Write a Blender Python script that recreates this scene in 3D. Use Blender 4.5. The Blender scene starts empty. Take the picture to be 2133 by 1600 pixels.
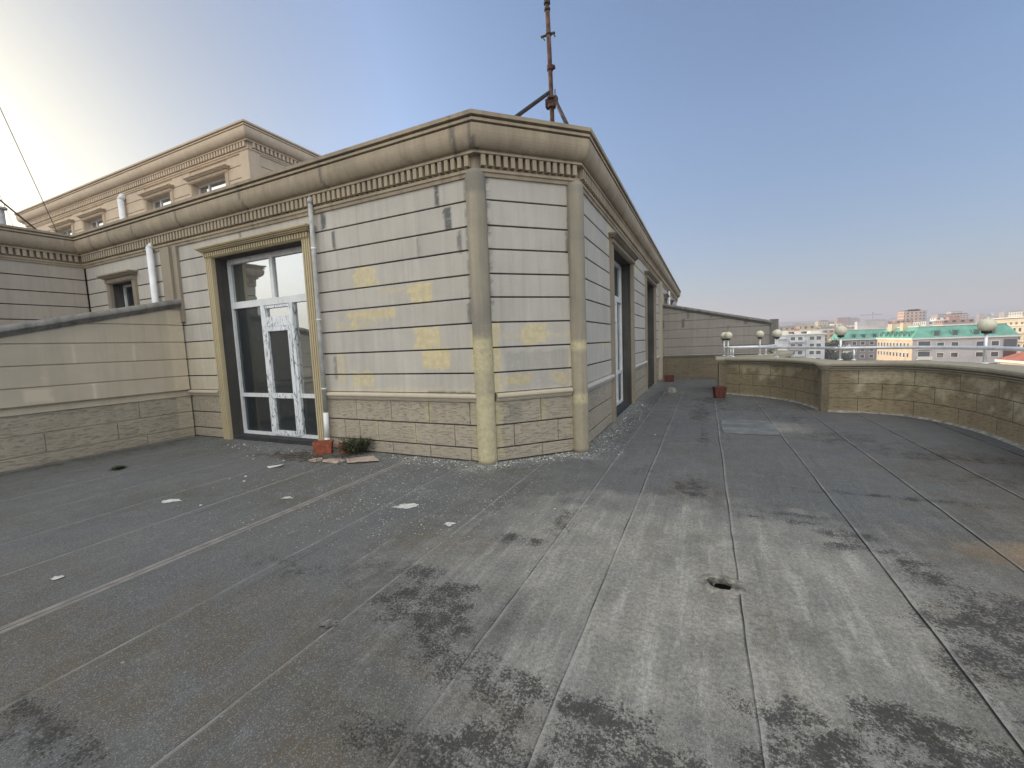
import bpy, math, random
from mathutils import Vector, noise as mn
random.seed(7)
C = bpy.context.scene.collection
sc = bpy.context.scene
R2 = math.radians

# ------------------------------------------------------------------ materials
def nmat(name):
    m = bpy.data.materials.new(name); m.use_nodes = True
    nt = m.node_tree; nt.nodes.clear()
    out = nt.nodes.new('ShaderNodeOutputMaterial'); b = nt.nodes.new('ShaderNodeBsdfPrincipled')
    nt.links.new(b.outputs[0], out.inputs[0])
    return m, nt, b
class G:
    """tiny node graph helper"""
    def __init__(s, nt): s.nt = nt; s.n = nt.nodes; s.l = nt.links
    def node(s, t, **k):
        x = s.n.new(t)
        for a, v in k.items(): setattr(x, a, v)
        return x
    def put(s, sock, v):
        if hasattr(v, 'is_output'): s.l.new(v, sock)
        else: sock.default_value = v
    def pos(s): return s.node('ShaderNodeNewGeometry').outputs['Position']
    def scale(s, v, sx, sy, sz):
        x = s.node('ShaderNodeVectorMath', operation='MULTIPLY'); s.put(x.inputs[0], v); x.inputs[1].default_value = (sx, sy, sz); return x.outputs[0]
    def noise(s, v, sc_, det=4, rough=.55, dist=0):
        x = s.node('ShaderNodeTexNoise'); s.put(x.inputs['Vector'], v); x.inputs['Scale'].default_value = sc_
        x.inputs['Detail'].default_value = det; x.inputs['Roughness'].default_value = rough; x.inputs['Distortion'].default_value = dist
        return x.outputs['Fac']
    def vor(s, v, sc_, feat='F1'):
        x = s.node('ShaderNodeTexVoronoi', feature=feat); s.put(x.inputs['Vector'], v); x.inputs['Scale'].default_value = sc_; return x.outputs['Distance']
    def ramp(s, f, a, b, lo=0., hi=1.):
        x = s.node('ShaderNodeMapRange', clamp=True); s.put(x.inputs[0], f)
        x.inputs[1].default_value = a; x.inputs[2].default_value = b; x.inputs[3].default_value = lo; x.inputs[4].default_value = hi
        return x.outputs[0]
    def m(s, op, a, b=0., c=0.):
        x = s.node('ShaderNodeMath', operation=op); s.put(x.inputs[0], a); s.put(x.inputs[1], b); s.put(x.inputs[2], c); return x.outputs[0]
    def mix(s, f, a, b, mode='MIX'):
        x = s.node('ShaderNodeMix', data_type='RGBA', blend_type=mode); s.put(x.inputs[0], f)
        for i, v in ((6, a), (7, b)):
            s.put(x.inputs[i], v if hasattr(v, 'is_output') else (*v, 1.) if len(v) == 3 else v)
        return x.outputs[2]
    def attr(s, name):
        x = s.node('ShaderNodeAttribute', attribute_name=name); return x
    def sep(s, v):
        x = s.node('ShaderNodeSeparateXYZ'); s.put(x.inputs[0], v); return x.outputs
    def bump(s, b, h, strength=.5, dist=.01):
        x = s.node('ShaderNodeBump'); s.put(x.inputs['Height'], h); x.inputs['Strength'].default_value = strength; x.inputs['Distance'].default_value = dist
        s.l.new(x.outputs[0], b.inputs['Normal'])

def simple(name, col, rough=.6, metal=0., var=.15, vs=6., bump=.0, bs=60., dirt=None, dirt_amt=.5):
    m, nt, b = nmat(name); g = G(nt); p = g.pos()
    n = g.noise(p, vs, 5)
    c2 = tuple(max(0, c * (1 - var * 2)) for c in col); c1 = tuple(min(1, c * (1 + var)) for c in col)
    c = g.mix(g.ramp(n, .3, .7), c2, c1)
    if dirt:
        d = g.ramp(g.noise(g.scale(p, 3, 3, 1.2), 3.1, 7, .65), .5, .68)
        c = g.mix(g.m('MULTIPLY', d, dirt_amt), c, dirt)
    g.put(b.inputs['Base Color'], c); b.inputs['Roughness'].default_value = rough; b.inputs['Metallic'].default_value = metal
    if bump: g.bump(b, g.noise(p, bs, 4), bump, .01)
    return m

def stone(name, base, dark, yellow=(.50, .42, .25), filler=(.13, .13, .125), streak=.35, grain=.25, pits=False, warm=None):
    """stone panel: colour clouds, rain streaks, mask attribute (r yellow filler, g dark filler, b pale joint)"""
    m, nt, b = nmat(name); g = G(nt); p = g.pos()
    big = g.noise(p, .8, 4); mid = g.noise(p, 5., 6, .6); fine = g.noise(p, 90., 3, .6)
    c = g.mix(g.ramp(big, .3, .7), dark, base)
    px_ = g.sep(p); row = g.m('FLOOR', g.m('DIVIDE', g.m('ADD', px_[2], .01), .3155)); hx = g.m('ADD', px_[0], px_[1])
    cv = g.node('ShaderNodeCombineXYZ'); g.put(cv.inputs[0], g.m('FLOOR', g.m('ADD', g.m('MULTIPLY', hx, .62), g.m('MULTIPLY', row, .37)))); g.put(cv.inputs[1], row)
    wn = g.node('ShaderNodeTexWhiteNoise', noise_dimensions='2D'); g.put(wn.inputs['Vector'], cv.outputs[0])
    if name in ('panel_stone', 'warm_panel_stone', 'plinth_travertine'): c = g.mix(g.m('MULTIPLY', wn.outputs['Value'], .30), c, tuple(v * .82 for v in dark))
    if warm: c = g.mix(g.ramp(g.noise(p, 1.7, 5, .6), .45, .65, 0, .6), c, warm)
    st = g.noise(g.scale(p, 9, 9, .5), 1., 6, .65)
    c = g.mix(g.ramp(st, .48, .72, 0, streak), c, tuple(v * .62 for v in dark))
    st2 = g.noise(g.scale(p, 5, 5, .35), 1.3, 4, .5)
    c = g.mix(g.ramp(st2, .55, .75, 0, streak * .8), c, tuple(min(1, v * 1.25) for v in base))
    c = g.mix(g.ramp(mid, .35, .7, 0, .25), c, tuple(v * .8 for v in dark))
    c = g.mix(g.ramp(fine, .3, .75, 0, grain), c, tuple(v * .55 for v in dark))
    h = g.m('ADD', g.m('MULTIPLY', fine, .4), g.m('MULTIPLY', mid, .6))
    if pits:
        pn = g.noise(g.scale(p, 9, 9, 60), 1., 5, .7, .2)
        pit = g.ramp(pn, .53, .62)
        holes = g.ramp(g.vor(g.scale(p, 1, 1, 1.6), 13.), .12, .17, 1, 0)
        pit = g.m('MAXIMUM', pit, g.m('MULTIPLY', holes, g.ramp(g.noise(p, 2.3, 2), .46, .5)))
        c = g.mix(g.m('MULTIPLY', pit, .5), c, tuple(v * .38 for v in dark))
        h = g.m('SUBTRACT', h, g.m('MULTIPLY', pit, 1.6))
    at = g.attr('mask'); sp = g.sep(at.outputs['Color'])
    brk = g.ramp(g.noise(p, 16., 5, .7), .34, .50, .45, 1)
    yn = g.mix(g.ramp(g.noise(p, 14, 4), .35, .65), yellow, tuple(v * .82 for v in yellow))
    c = g.mix(g.m('MULTIPLY', sp[0], g.m('MULTIPLY', brk, .9)), c, yn)
    c = g.mix(g.m('MULTIPLY', sp[1], g.ramp(g.noise(p, 30., 4, .7), .28, .45)), c, filler)
    c = g.mix(g.m('MULTIPLY', sp[2], .7), c, tuple(min(1, v * 1.25) for v in base))
    g.put(b.inputs['Base Color'], c); b.inputs['Roughness'].default_value = .88; b.inputs['Specular IOR Level'].default_value = .25
    g.bump(b, h, .55, .006 if not pits else .010)
    return m

M = {}
M['panel'] = stone('panel_stone', (.565, .53, .475), (.455, .425, .38), streak=.4, yellow=(.63, .53, .31))
M['panel_warm'] = stone('warm_panel_stone', (.58, .51, .40), (.47, .41, .32), streak=.25)
M['panel_shade'] = stone('shaded_panel_stone', (.36, .33, .30), (.29, .265, .24), streak=.4)  # panel stone darkened: shade on the far partition put into its colour
M['panel_e_shade'] = stone('shaded_wing_stone', (.47, .42, .36), (.38, .34, .29), streak=.4)  # panel stone darkened: shade on the left wing put into its colour
M['plinth_dull'] = stone('dull_plinth', (.27, .225, .155), (.20, .17, .12), streak=.3, pits=True)
M['beige'] = stone('beige_stone', (.70, .565, .42), (.57, .455, .335), streak=.3)
M['cornice'] = stone('cornice_stone', (.44, .365, .27), (.32, .265, .195), streak=.5, filler=(.11, .105, .10), warm=(.50, .41, .29))
M['plinth'] = stone('plinth_travertine', (.47, .415, .325), (.38, .335, .265), streak=.2, pits=True, yellow=(.50, .44, .28))
M['pillar'] = stone('pillar_plaster', (.40, .355, .275), (.29, .26, .205), streak=.75, grain=.4, yellow=(.56, .49, .31), filler=(.22, .205, .175))
M['trim'] = stone('yellow_trim_plaster', (.54, .455, .29), (.44, .365, .235), streak=.35)
M['trim_grey'] = stone('brown_trim_plaster', (.36, .31, .24), (.28, .24, .185), streak=.35)
M['coping'] = stone('mossy_coping', (.30, .285, .26), (.15, .145, .135), streak=.9, grain=.5)
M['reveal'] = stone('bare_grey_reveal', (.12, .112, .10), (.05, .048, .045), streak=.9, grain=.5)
M['roof'] = simple('roof_membrane', (.12, .12, .12), .9, var=.3)
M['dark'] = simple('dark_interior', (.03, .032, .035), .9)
M['pvc'] = simple('white_pvc', (.72, .73, .74), .35, var=.05, dirt=(.35, .34, .31), dirt_amt=.35)
M['pipe_grey'] = simple('weathered_grey_pipe', (.42, .42, .41), .5, var=.15, vs=9, dirt=(.24, .22, .19))
M['steel'] = simple('stainless_steel', (.84, .85, .87), .35, .45, var=.05, dirt=(.3, .28, .25), dirt_amt=.25)
M['rust'] = simple('rusty_steel', (.085, .040, .028), .8, .2, var=.45, vs=14, bump=.6, bs=60, dirt=(.26, .18, .14), dirt_amt=.6)
M['blacksteel'] = simple('dark_painted_steel', (.035, .028, .026), .6, .2, var=.4, vs=12, dirt=(.09, .05, .035))
M['black'] = simple('black_fitting', (.02, .02, .02), .55)
M['terracotta'] = simple('terracotta', (.30, .078, .04), .8, var=.25, vs=20, bump=.4, dirt=(.12, .055, .035))
M['maroon'] = simple('dark_red_pot', (.12, .032, .022), .6, var=.25, vs=12, dirt=(.07, .03, .02))
M['soil'] = simple('soil', (.035, .028, .02), .95, var=.4, vs=30, bump=1)
M['leaf'] = simple('weed_leaf', (.04, .068, .022), .6, var=.5, vs=25)
M['twig'] = simple('dry_twig', (.09, .065, .045), .9, var=.4, vs=30)
M['board'] = simple('pinkish_board', (.42, .33, .275), .8, var=.15, vs=9, dirt=(.2, .16, .13))
M['plaster'] = simple('white_plaster_flake', (.52, .52, .49), .85, var=.15, vs=20)
M['concrete'] = simple('block_concrete', (.36, .33, .29), .9, var=.2, vs=15, bump=.5)
M['membrane'] = simple('torn_membrane', (.17, .165, .155), .9, var=.5, vs=18, bump=.9, bs=35, dirt=(.05, .045, .04))
M['rim'] = simple('dusty_torn_membrane', (.25, .235, .205), .9, var=.35, vs=22, bump=1.2, bs=45, dirt=(.10, .09, .08), dirt_amt=.7)
M['patch'] = simple('repair_patch_felt', (.17, .175, .175), .8, var=.25, vs=3, bump=.3, dirt=(.09, .085, .08), dirt_amt=.5)
M['cable'] = simple('black_cable', (.03, .03, .032), .6)
M['tree'] = simple('tree_foliage', (.045, .065, .035), .8, var=.5, vs=.6)
M['bark'] = simple('tree_bark', (.08, .06, .045), .9, var=.3)

# white frame with wrinkled protective film
m, nt, b = nmat('peeling_white_film'); g = G(nt); p = g.pos()
w = g.noise(g.scale(p, 6, 6, 1.5), 1.7, 1, .4, 1.6)
ln = g.ramp(g.m('ABSOLUTE', g.m('SUBTRACT', w, .5)), .012, .035, 1, 0)
c = g.mix(g.m('MULTIPLY', ln, .8), (.74, .76, .79), (.07, .075, .09))
g.put(b.inputs['Base Color'], c); b.inputs['Roughness'].default_value = .3
g.bump(b, w, .8, .02); M['film'] = m

def glass(name, tint, refl, dirty=.15):
    m, nt, b = nmat(name); g = G(nt); p = g.pos()
    out = [n for n in nt.nodes if n.type == 'OUTPUT_MATERIAL'][0]
    gl = g.node('ShaderNodeBsdfGlossy'); gl.inputs['Roughness'].default_value = .015; gl.inputs['Color'].default_value = (.93, .95, .93, 1)
    d = g.noise(g.scale(p, 30, 30, 7), 1., 6, .75)
    dirt = g.ramp(d, .58, .72, 0, dirty)
    g.put(b.inputs['Base Color'], g.mix(dirt, tint, (.45, .47, .44))); b.inputs['Roughness'].default_value = .5
    lw = g.node('ShaderNodeLayerWeight'); lw.inputs['Blend'].default_value = .2
    f = g.ramp(lw.outputs['Facing'], 0., 1., refl, min(1, refl + .3))
    mx = g.node('ShaderNodeMixShader'); g.put(mx.inputs[0], f); nt.links.new(b.outputs[0], mx.inputs[1]); nt.links.new(gl.outputs[0], mx.inputs[2])
    wv = g.node('ShaderNodeBump'); wv.inputs['Strength'].default_value = .05; wv.inputs['Distance'].default_value = .02
    g.put(wv.inputs['Height'], g.noise(p, 2.1, 2)); nt.links.new(wv.outputs[0], gl.inputs['Normal'])
    nt.links.new(mx.outputs[0], out.inputs[0]); return m
M['glass'] = glass('door_glass', (.007, .012, .016), .06, .15)
M['paleglass'] = glass('dusty_upper_glass', (.05, .055, .05), .42, .5)
M['skyglass'] = glass('upper_window_glass', (.03, .035, .045), .5, .1)
M['farglass'] = glass('far_window_glass', (.03, .035, .045), .15, .1)

m, nt, b = nmat('lamp_globe_opal'); g = G(nt)
c = g.mix(g.ramp(g.noise(g.pos(), 9, 5), .4, .65, 0, .5), (.66, .64, .50), (.48, .46, .34))
g.put(b.inputs['Base Color'], c); b.inputs['Roughness'].default_value = .45; M['globe'] = m

# floor
m, nt, b = nmat('terrace_membrane'); g = G(nt); p = g.pos()
big = g.noise(p, .7, 5, .6); mid = g.noise(g.scale(p, 4, 1.3, 1), 1.1, 6, .65); fine = g.noise(p, 130., 2, .7); gr = g.noise(p, 42., 4, .75)
at = g.attr('mask'); sp = g.sep(at.outputs['Color']); alpha = at.outputs['Alpha']
c = g.mix(g.ramp(big, .3, .7), (.108, .114, .118), (.148, .150, .148))
c = g.mix(g.ramp(mid, .42, .66, 0, .5), c, (.10, .105, .115))
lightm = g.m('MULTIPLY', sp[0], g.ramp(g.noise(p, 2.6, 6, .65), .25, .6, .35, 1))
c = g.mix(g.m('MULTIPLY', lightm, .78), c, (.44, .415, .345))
chalk = g.m('MULTIPLY', g.ramp(g.noise(g.scale(p, 2.2, 1, 1), 2.3, 8, .72), .55, .74), g.m('ADD', g.m('MULTIPLY', sp[0], .8), .10))
c = g.mix(chalk, c, (.50, .48, .44))
wisps = g.ramp(g.noise(g.scale(p, 1, 5, 1), 1.6, 7, .7), .58, .75, 0, .22)
c = g.mix(wisps, c, (.33, .33, .33))
ringm = g.m('MULTIPLY', g.m('MULTIPLY', g.ramp(sp[0], .02, .12), g.ramp(sp[0], .22, .40, 1, 0)), g.ramp(g.noise(p, 5.5, 6, .75), .40, .58))
c = g.mix(g.m('MULTIPLY', ringm, .6), c, (.065, .06, .052))
vst = g.noise(g.scale(p, 9, .9, 1), 1., 6, .7)
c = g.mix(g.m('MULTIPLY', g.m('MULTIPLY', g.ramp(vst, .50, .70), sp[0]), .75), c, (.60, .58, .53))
grime = g.m('MULTIPLY', g.ramp(g.noise(p, .55, 3), .47, .62), g.ramp(g.noise(p, 3.5, 7, .75), .42, .6))
c = g.mix(g.m('MULTIPLY', grime, .6), c, (.088, .078, .046))
sunpatch = g.m('ADD', g.m('POWER', g.m('DIVIDE', g.m('SUBTRACT', g.sep(p)[0], 2.15), .55), 2.), g.m('POWER', g.m('DIVIDE', g.m('SUBTRACT', g.sep(p)[1], 3.95), .26), 2.))  # pool of warm sunlight painted into the floor colour
sunpatch = g.m('MULTIPLY', g.ramp(g.m('ADD', sunpatch, g.m('MULTIPLY', g.noise(p, 4, 5), 1.2)), .5, 1.7, 1, 0), .75)
c = g.mix(sunpatch, c, (.40, .27, .14))
brown = g.m('MULTIPLY', sp[2], g.ramp(g.noise(p, 4.2, 6, .7), .35, .62))
c = g.mix(g.m('MULTIPLY', brown, .72), c, (.12, .08, .035))
ms = g.noise(p, 75., 4, .8); ms2 = g.noise(p, 7., 5, .7)
moss_darkf = g.m('ADD', g.m('ADD', g.m('MULTIPLY', g.ramp(ms, .25, .75), .62), g.m('MULTIPLY', g.ramp(ms2, .25, .75), .46)), g.m('MULTIPLY', g.m('MINIMUM', sp[1], .62), .40))
moss = g.m('MULTIPLY', g.ramp(moss_darkf, .70, .80), g.ramp(sp[1], .0, .12))  # moss clumps and the dark bands along the wall feet
c = g.mix(g.m('MULTIPLY', moss, .86), c, (.018, .016, .013))
fib = g.noise(g.scale(p, 26, 1.6, 1), 1., 5, .7)
c = g.mix(g.ramp(fib, .52, .72, 0, .35), c, (.085, .088, .095)); c = g.mix(g.ramp(fib, .28, .46, .28, 0), c, (.27, .27, .265))
c = g.mix(g.ramp(gr, .38, .62, 0, .5), c, (.07, .07, .07))
sand = g.noise(p, 260., 2, .6)
c = g.mix(g.ramp(sand, .40, .50, .45, 0), c, (.055, .055, .055))
c = g.mix(g.m('MULTIPLY', g.ramp(fine, .54, .66, 0, .36), g.m('SUBTRACT', 1., moss)), c, (.40, .40, .38))
# white drops of paint and plaster
vn = g.node('ShaderNodeTexVoronoi'); vn.inputs['Scale'].default_value = 15.; g.put(vn.inputs['Vector'], g.scale(p, 1, 1.0, 1))
cellr = g.sep(vn.outputs['Color'])[0]
spl = g.ramp(g.m('ADD', vn.outputs['Distance'], g.m('MULTIPLY', g.noise(p, 50, 3), .35)), .26, .34, 1, 0)
spl = g.m('MULTIPLY', spl, g.ramp(g.m('ADD', cellr, alpha), .955, 1.05))
vn2 = g.node('ShaderNodeTexVoronoi'); vn2.inputs['Scale'].default_value = 55.; g.put(vn2.inputs['Vector'], p)
spl2 = g.m('MULTIPLY', g.ramp(vn2.outputs['Distance'], .25, .4, 1, 0), g.ramp(g.m('ADD', g.sep(vn2.outputs['Color'])[1], g.m('MULTIPLY', alpha, .9)), .985, 1.05))
dust = g.m('MULTIPLY', g.ramp(g.noise(p, 7, 7, .75), .47, .66), g.ramp(alpha, .12, .6, 0, .7))
c = g.mix(dust, c, (.30, .30, .29))
c = g.mix(g.m('MAXIMUM', spl, spl2), c, (.50, .50, .47))
# laps between the sheets (UV: u = metres from the left edge, v = metres from the right edge of a sheet)
uv = g.node('ShaderNodeUVMap', uv_map='lap'); us = g.sep(uv.outputs[0])
jit = g.m('MULTIPLY', g.m('SUBTRACT', g.noise(p, 6., 5, .7), .5), .02)
ur = g.m('ADD', us[0], jit); vr = g.m('ADD', us[1], jit)
lapshadow = g.m('MULTIPLY', g.ramp(vr, .004, .013, 1, 0), g.ramp(g.noise(p, 1.1, 4), .38, .60, .12, .9))  # shadow of the lap edge drawn into the colour as a broken line
laplight = g.m('MULTIPLY', g.ramp(ur, .004, .026, 1, 0), g.ramp(g.noise(p, 1.7, 5, .7), .38, .60, .15, .75))
lapband = g.m('MULTIPLY', g.ramp(g.m('ABSOLUTE', g.m('SUBTRACT', ur, .13)), .006, .02, 1, 0), g.ramp(g.noise(g.scale(p, 1, 1, 1), .9, 4), .5, .62, 0, .35))
c = g.mix(g.m('MULTIPLY', laplight, .6), c, (.40, .39, .37)); c = g.mix(g.m('MULTIPLY', lapband, 1.), c, (.05, .05, .052)); c = g.mix(lapshadow, c, (.02, .02, .02))
px = g.sep(p)
strip = g.m('MULTIPLY', g.ramp(g.m('ABSOLUTE', g.m('ADD', px[0], 3.86)), .045, .06, 1, 0), .75)
c = g.mix(strip, c, g.mix(g.ramp(g.noise(p, 9, 5), .4, .6), (.19, .175, .16), (.27, .245, .225)))
c = g.mix(g.ramp(g.m('ABSOLUTE', g.m('ADD', px[0], 3.852)), .002, .009, .9, 0), c, (.05, .05, .05))
g.put(b.inputs['Base Color'], c)
g.put(b.inputs['Roughness'], g.ramp(g.noise(p, 3, 4), .3, .7, .62, .9)); b.inputs['Specular IOR Level'].default_value = .18
h = g.m('ADD', g.m('ADD', g.m('MULTIPLY', fine, .25), g.m('MULTIPLY', gr, .35)), g.m('ADD', g.m('MULTIPLY', mid, .9), g.m('MULTIPLY', big, 1.5)))
h = g.m('ADD', h, g.m('SUBTRACT', g.m('MULTIPLY', laplight, .6), g.m('MULTIPLY', lapshadow, 1.2)))
g.bump(b, h, .6, .012); M['floor'] = m

# parapet blocks (UV in metres)
def course_mat(name, base, dark, bw, rh, pits=True, joint=(.09, .075, .055), yel=.6, zoff=0.):
    m = stone(name, base, dark, pits=pits, streak=.35, yellow=(.56, .49, .34))
    nt = m.node_tree; g = G(nt); b = [n for n in nt.nodes if n.type == 'BSDF_PRINCIPLED'][0]
    uv = g.node('ShaderNodeUVMap', uv_map='run')
    br = g.node('ShaderNodeTexBrick'); g.put(br.inputs['Vector'], uv.outputs[0])
    br.inputs['Color1'].default_value = (1, 1, 1, 1); br.inputs['Color2'].default_value = (.85, .85, .85, 1); br.inputs['Mortar'].default_value = (0, 0, 0, 1)
    br.inputs['Scale'].default_value = 1; br.inputs['Mortar Size'].default_value = .0055; br.inputs['Mortar Smooth'].default_value = .1
    br.inputs['Brick Width'].default_value = bw; br.inputs['Row Height'].default_value = rh; br.offset = .43
    old = b.inputs['Base Color'].links[0].from_socket
    c = g.mix(1., old, br.outputs['Color'], 'MULTIPLY')
    c = g.mix(br.outputs['Fac'], c, joint)
    nt.links.new(c, b.inputs['Base Color']); return m
M['course'] = course_mat('parapet_blocks', (.40, .325, .205), (.28, .23, .15), .82, .285)

# city
def facade(name, base, win=(.05, .055, .07), sx=3.2, sz=3.0, frac=.45):
    """walls of far blocks: rows of windows, too small to model at their distance"""
    m, nt, b = nmat(name); g = G(nt)
    tc = g.node('ShaderNodeTexCoord'); geo = g.node('ShaderNodeNewGeometry')
    p = g.sep(geo.outputs['Position']); nrm = g.sep(geo.outputs['Normal'])
    h = g.m('ADD', g.m('MULTIPLY', p[0], g.m('ABSOLUTE', nrm[1])), g.m('MULTIPLY', p[1], g.m('ABSOLUTE', nrm[0])))
    fx = g.m('FRACT', g.m('DIVIDE', h, sx)); fz = g.m('FRACT', g.m('DIVIDE', g.m('ADD', p[2], 300), sz))
    inx = g.m('MULTIPLY', g.m('GREATER_THAN', fx, .5 - frac / 2), g.m('LESS_THAN', fx, .5 + frac / 2))
    inz = g.m('MULTIPLY', g.m('GREATER_THAN', fz, .3), g.m('LESS_THAN', fz, .78))
    side = g.m('LESS_THAN', g.m('ABSOLUTE', nrm[2]), .3)
    f = g.m('MULTIPLY', g.m('MULTIPLY', inx, inz), side)
    oi = g.node('ShaderNodeObjectInfo')
    c = g.mix(g.m('MULTIPLY', oi.outputs['Random'], .35), base, tuple(v * .7 for v in base))
    c = g.mix(g.ramp(g.noise(geo.outputs['Position'], .08, 3), .4, .6, 0, .25), c, (.3, .28, .26))
    g.put(b.inputs['Base Color'], g.mix(g.m('MULTIPLY', f, .85), c, win)); b.inputs['Roughness'].default_value = .8; return m
for k, col in dict(f_cream=(.62, .52, .38), f_pink=(.60, .42, .33), f_grey=(.42, .42, .43), f_white=(.68, .66, .62), f_red=(.44, .27, .22), f_tan=(.50, .38, .24)).items():
    M[k] = facade(k, col)
M['w_lilac_shade'] = simple('shaded_lilac_render', (.50, .46, .46), .85, var=.08, vs=.4)  # shade of the long house's front mixed into the lilac tone
M['w_sunlit'] = simple('sunlit_peach_render', (.62, .47, .33), .85, var=.08, vs=.4)  # sunlight on the left-facing sides put into the colour
M['w_brown'] = simple('brown_grey_render', (.27, .24, .23), .85, var=.1, vs=.4)
M['w_white'] = simple('white_render', (.55, .57, .60), .85, var=.08, vs=.4)
M['w_yellow'] = simple('yellow_render', (.60, .50, .36), .85, var=.1, vs=.4)
M['w_trim'] = simple('pale_trim', (.70, .68, .62), .8, var=.05, vs=.4)
M['green_roof'] = simple('green_sheet_roof', (.13, .36, .28), .55, var=.12, vs=.5)
M['red_roof'] = simple('red_tiled_roof', (.33, .115, .08), .8, var=.15, vs=.6)
M['grey_roof'] = simple('grey_flat_roof', (.25, .25, .25), .9, var=.2, vs=.3)
M['balc'] = simple('dark_red_balcony', (.12, .04, .035), .8)
M['ground'] = simple('city_ground', (.17, .15, .13), .95, var=.35, vs=.012)

# ------------------------------------------------------------------ objects
def tag(o, label=None, cat=None, group=None, kind=None):
    if label: o['label'] = label
    if cat: o['category'] = cat
    if group: o['group'] = group
    if kind: o['kind'] = kind
    return o
def thing(name, label, cat, loc=(0, 0, 0), group=None):
    o = bpy.data.objects.new(name, None); C.objects.link(o); o.location = loc; o.empty_display_size = .2
    return tag(o, label, cat, group)
def wloc(o):
    v = Vector((0, 0, 0))
    while o is not None: v += o.location; o = o.parent
    return v

class MB:
    def __init__(s): s.v = []; s.f = []; s.uv = {}; s.col = []; s.sm = False
    def add(s, vs, fs, uvs=None, cols=None):
        k = len(s.v); s.v += [tuple(v) for v in vs]
        n0 = len(s.f); s.f += [tuple(i + k for i in f) for f in fs]
        if uvs:
            for i, u in enumerate(uvs): s.uv[k + i] = u
        if cols: s.col += [(k + i, c) for i, c in enumerate(cols)]
        return s
    def box(s, x0, x1, y0, y1, z0, z1):
        return s.hexa([(x0, y0, z0), (x1, y0, z0), (x1, y1, z0), (x0, y1, z0), (x0, y0, z1), (x1, y0, z1), (x1, y1, z1), (x0, y1, z1)])
    def hexa(s, v):
        return s.add(v, [(0, 3, 2, 1), (4, 5, 6, 7), (0, 1, 5, 4), (1, 2, 6, 5), (2, 3, 7, 6), (3, 0, 4, 7)])
    def tube(s, pts, r, n=10, caps=True):
        pts = [Vector(p) for p in pts]; rs = r if isinstance(r, (list, tuple)) else [r] * len(pts)
        vs = []; fs = []; up = None
        for i, p in enumerate(pts):
            t = (pts[min(i + 1, len(pts) - 1)] - pts[max(i - 1, 0)]).normalized()
            if up is None: up = Vector((0, 0, 1)) if abs(t.z) < .9 else Vector((1, 0, 0))
            a = t.cross(up).normalized(); b_ = a.cross(t).normalized(); up = b_
            for k in range(n):
                q = 2 * math.pi * k / n; vs.append(p + (a * math.cos(q) + b_ * math.sin(q)) * rs[i])
        for i in range(len(pts) - 1):
            for k in range(n):
                fs.append((i * n + k, i * n + (k + 1) % n, (i + 1) * n + (k + 1) % n, (i + 1) * n + k))
        if caps: fs.append(tuple(range(n))[::-1]); fs.append(tuple(range((len(pts) - 1) * n, len(pts) * n)))
        return s.add(vs, fs)
    def lathe(s, cx, cy, prof, n=24):
        vs = []; fs = []
        for r, z in prof:
            for k in range(n):
                a = 2 * math.pi * k / n; vs.append((cx + r * math.cos(a), cy + r * math.sin(a), z))
        for i in range(len(prof) - 1):
            for k in range(n): fs.append((i * n + k, i * n + (k + 1) % n, (i + 1) * n + (k + 1) % n, (i + 1) * n + k))
        return s.add(vs, fs)
    def build(s, name, mat, parent=None, smooth=False, loc=None, colfn=None, uvname='run'):
        me = bpy.data.meshes.new(name)
        base = wloc(parent) if parent else Vector(loc or (0, 0, 0))
        me.from_pydata([(v[0] - base.x, v[1] - base.y, v[2] - base.z) for v in s.v], [], s.f)
        me.materials.append(mat)
        if smooth:
            for p in me.polygons: p.use_smooth = True
        if s.uv:
            L = me.uv_layers.new(name=uvname)
            for lp in me.loops: L.data[lp.index].uv = s.uv.get(lp.vertex_index, (0, 0))
        if colfn:
            a = me.color_attributes.new(name='mask', type='FLOAT_COLOR', domain='POINT')
            buf = []
            for v in s.v: buf += colfn(v)
            a.data.foreach_set('color', buf)
        o = bpy.data.objects.new(name, me); C.objects.link(o)
        if parent: o.parent = parent
        elif loc: o.location = loc
        return o

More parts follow.
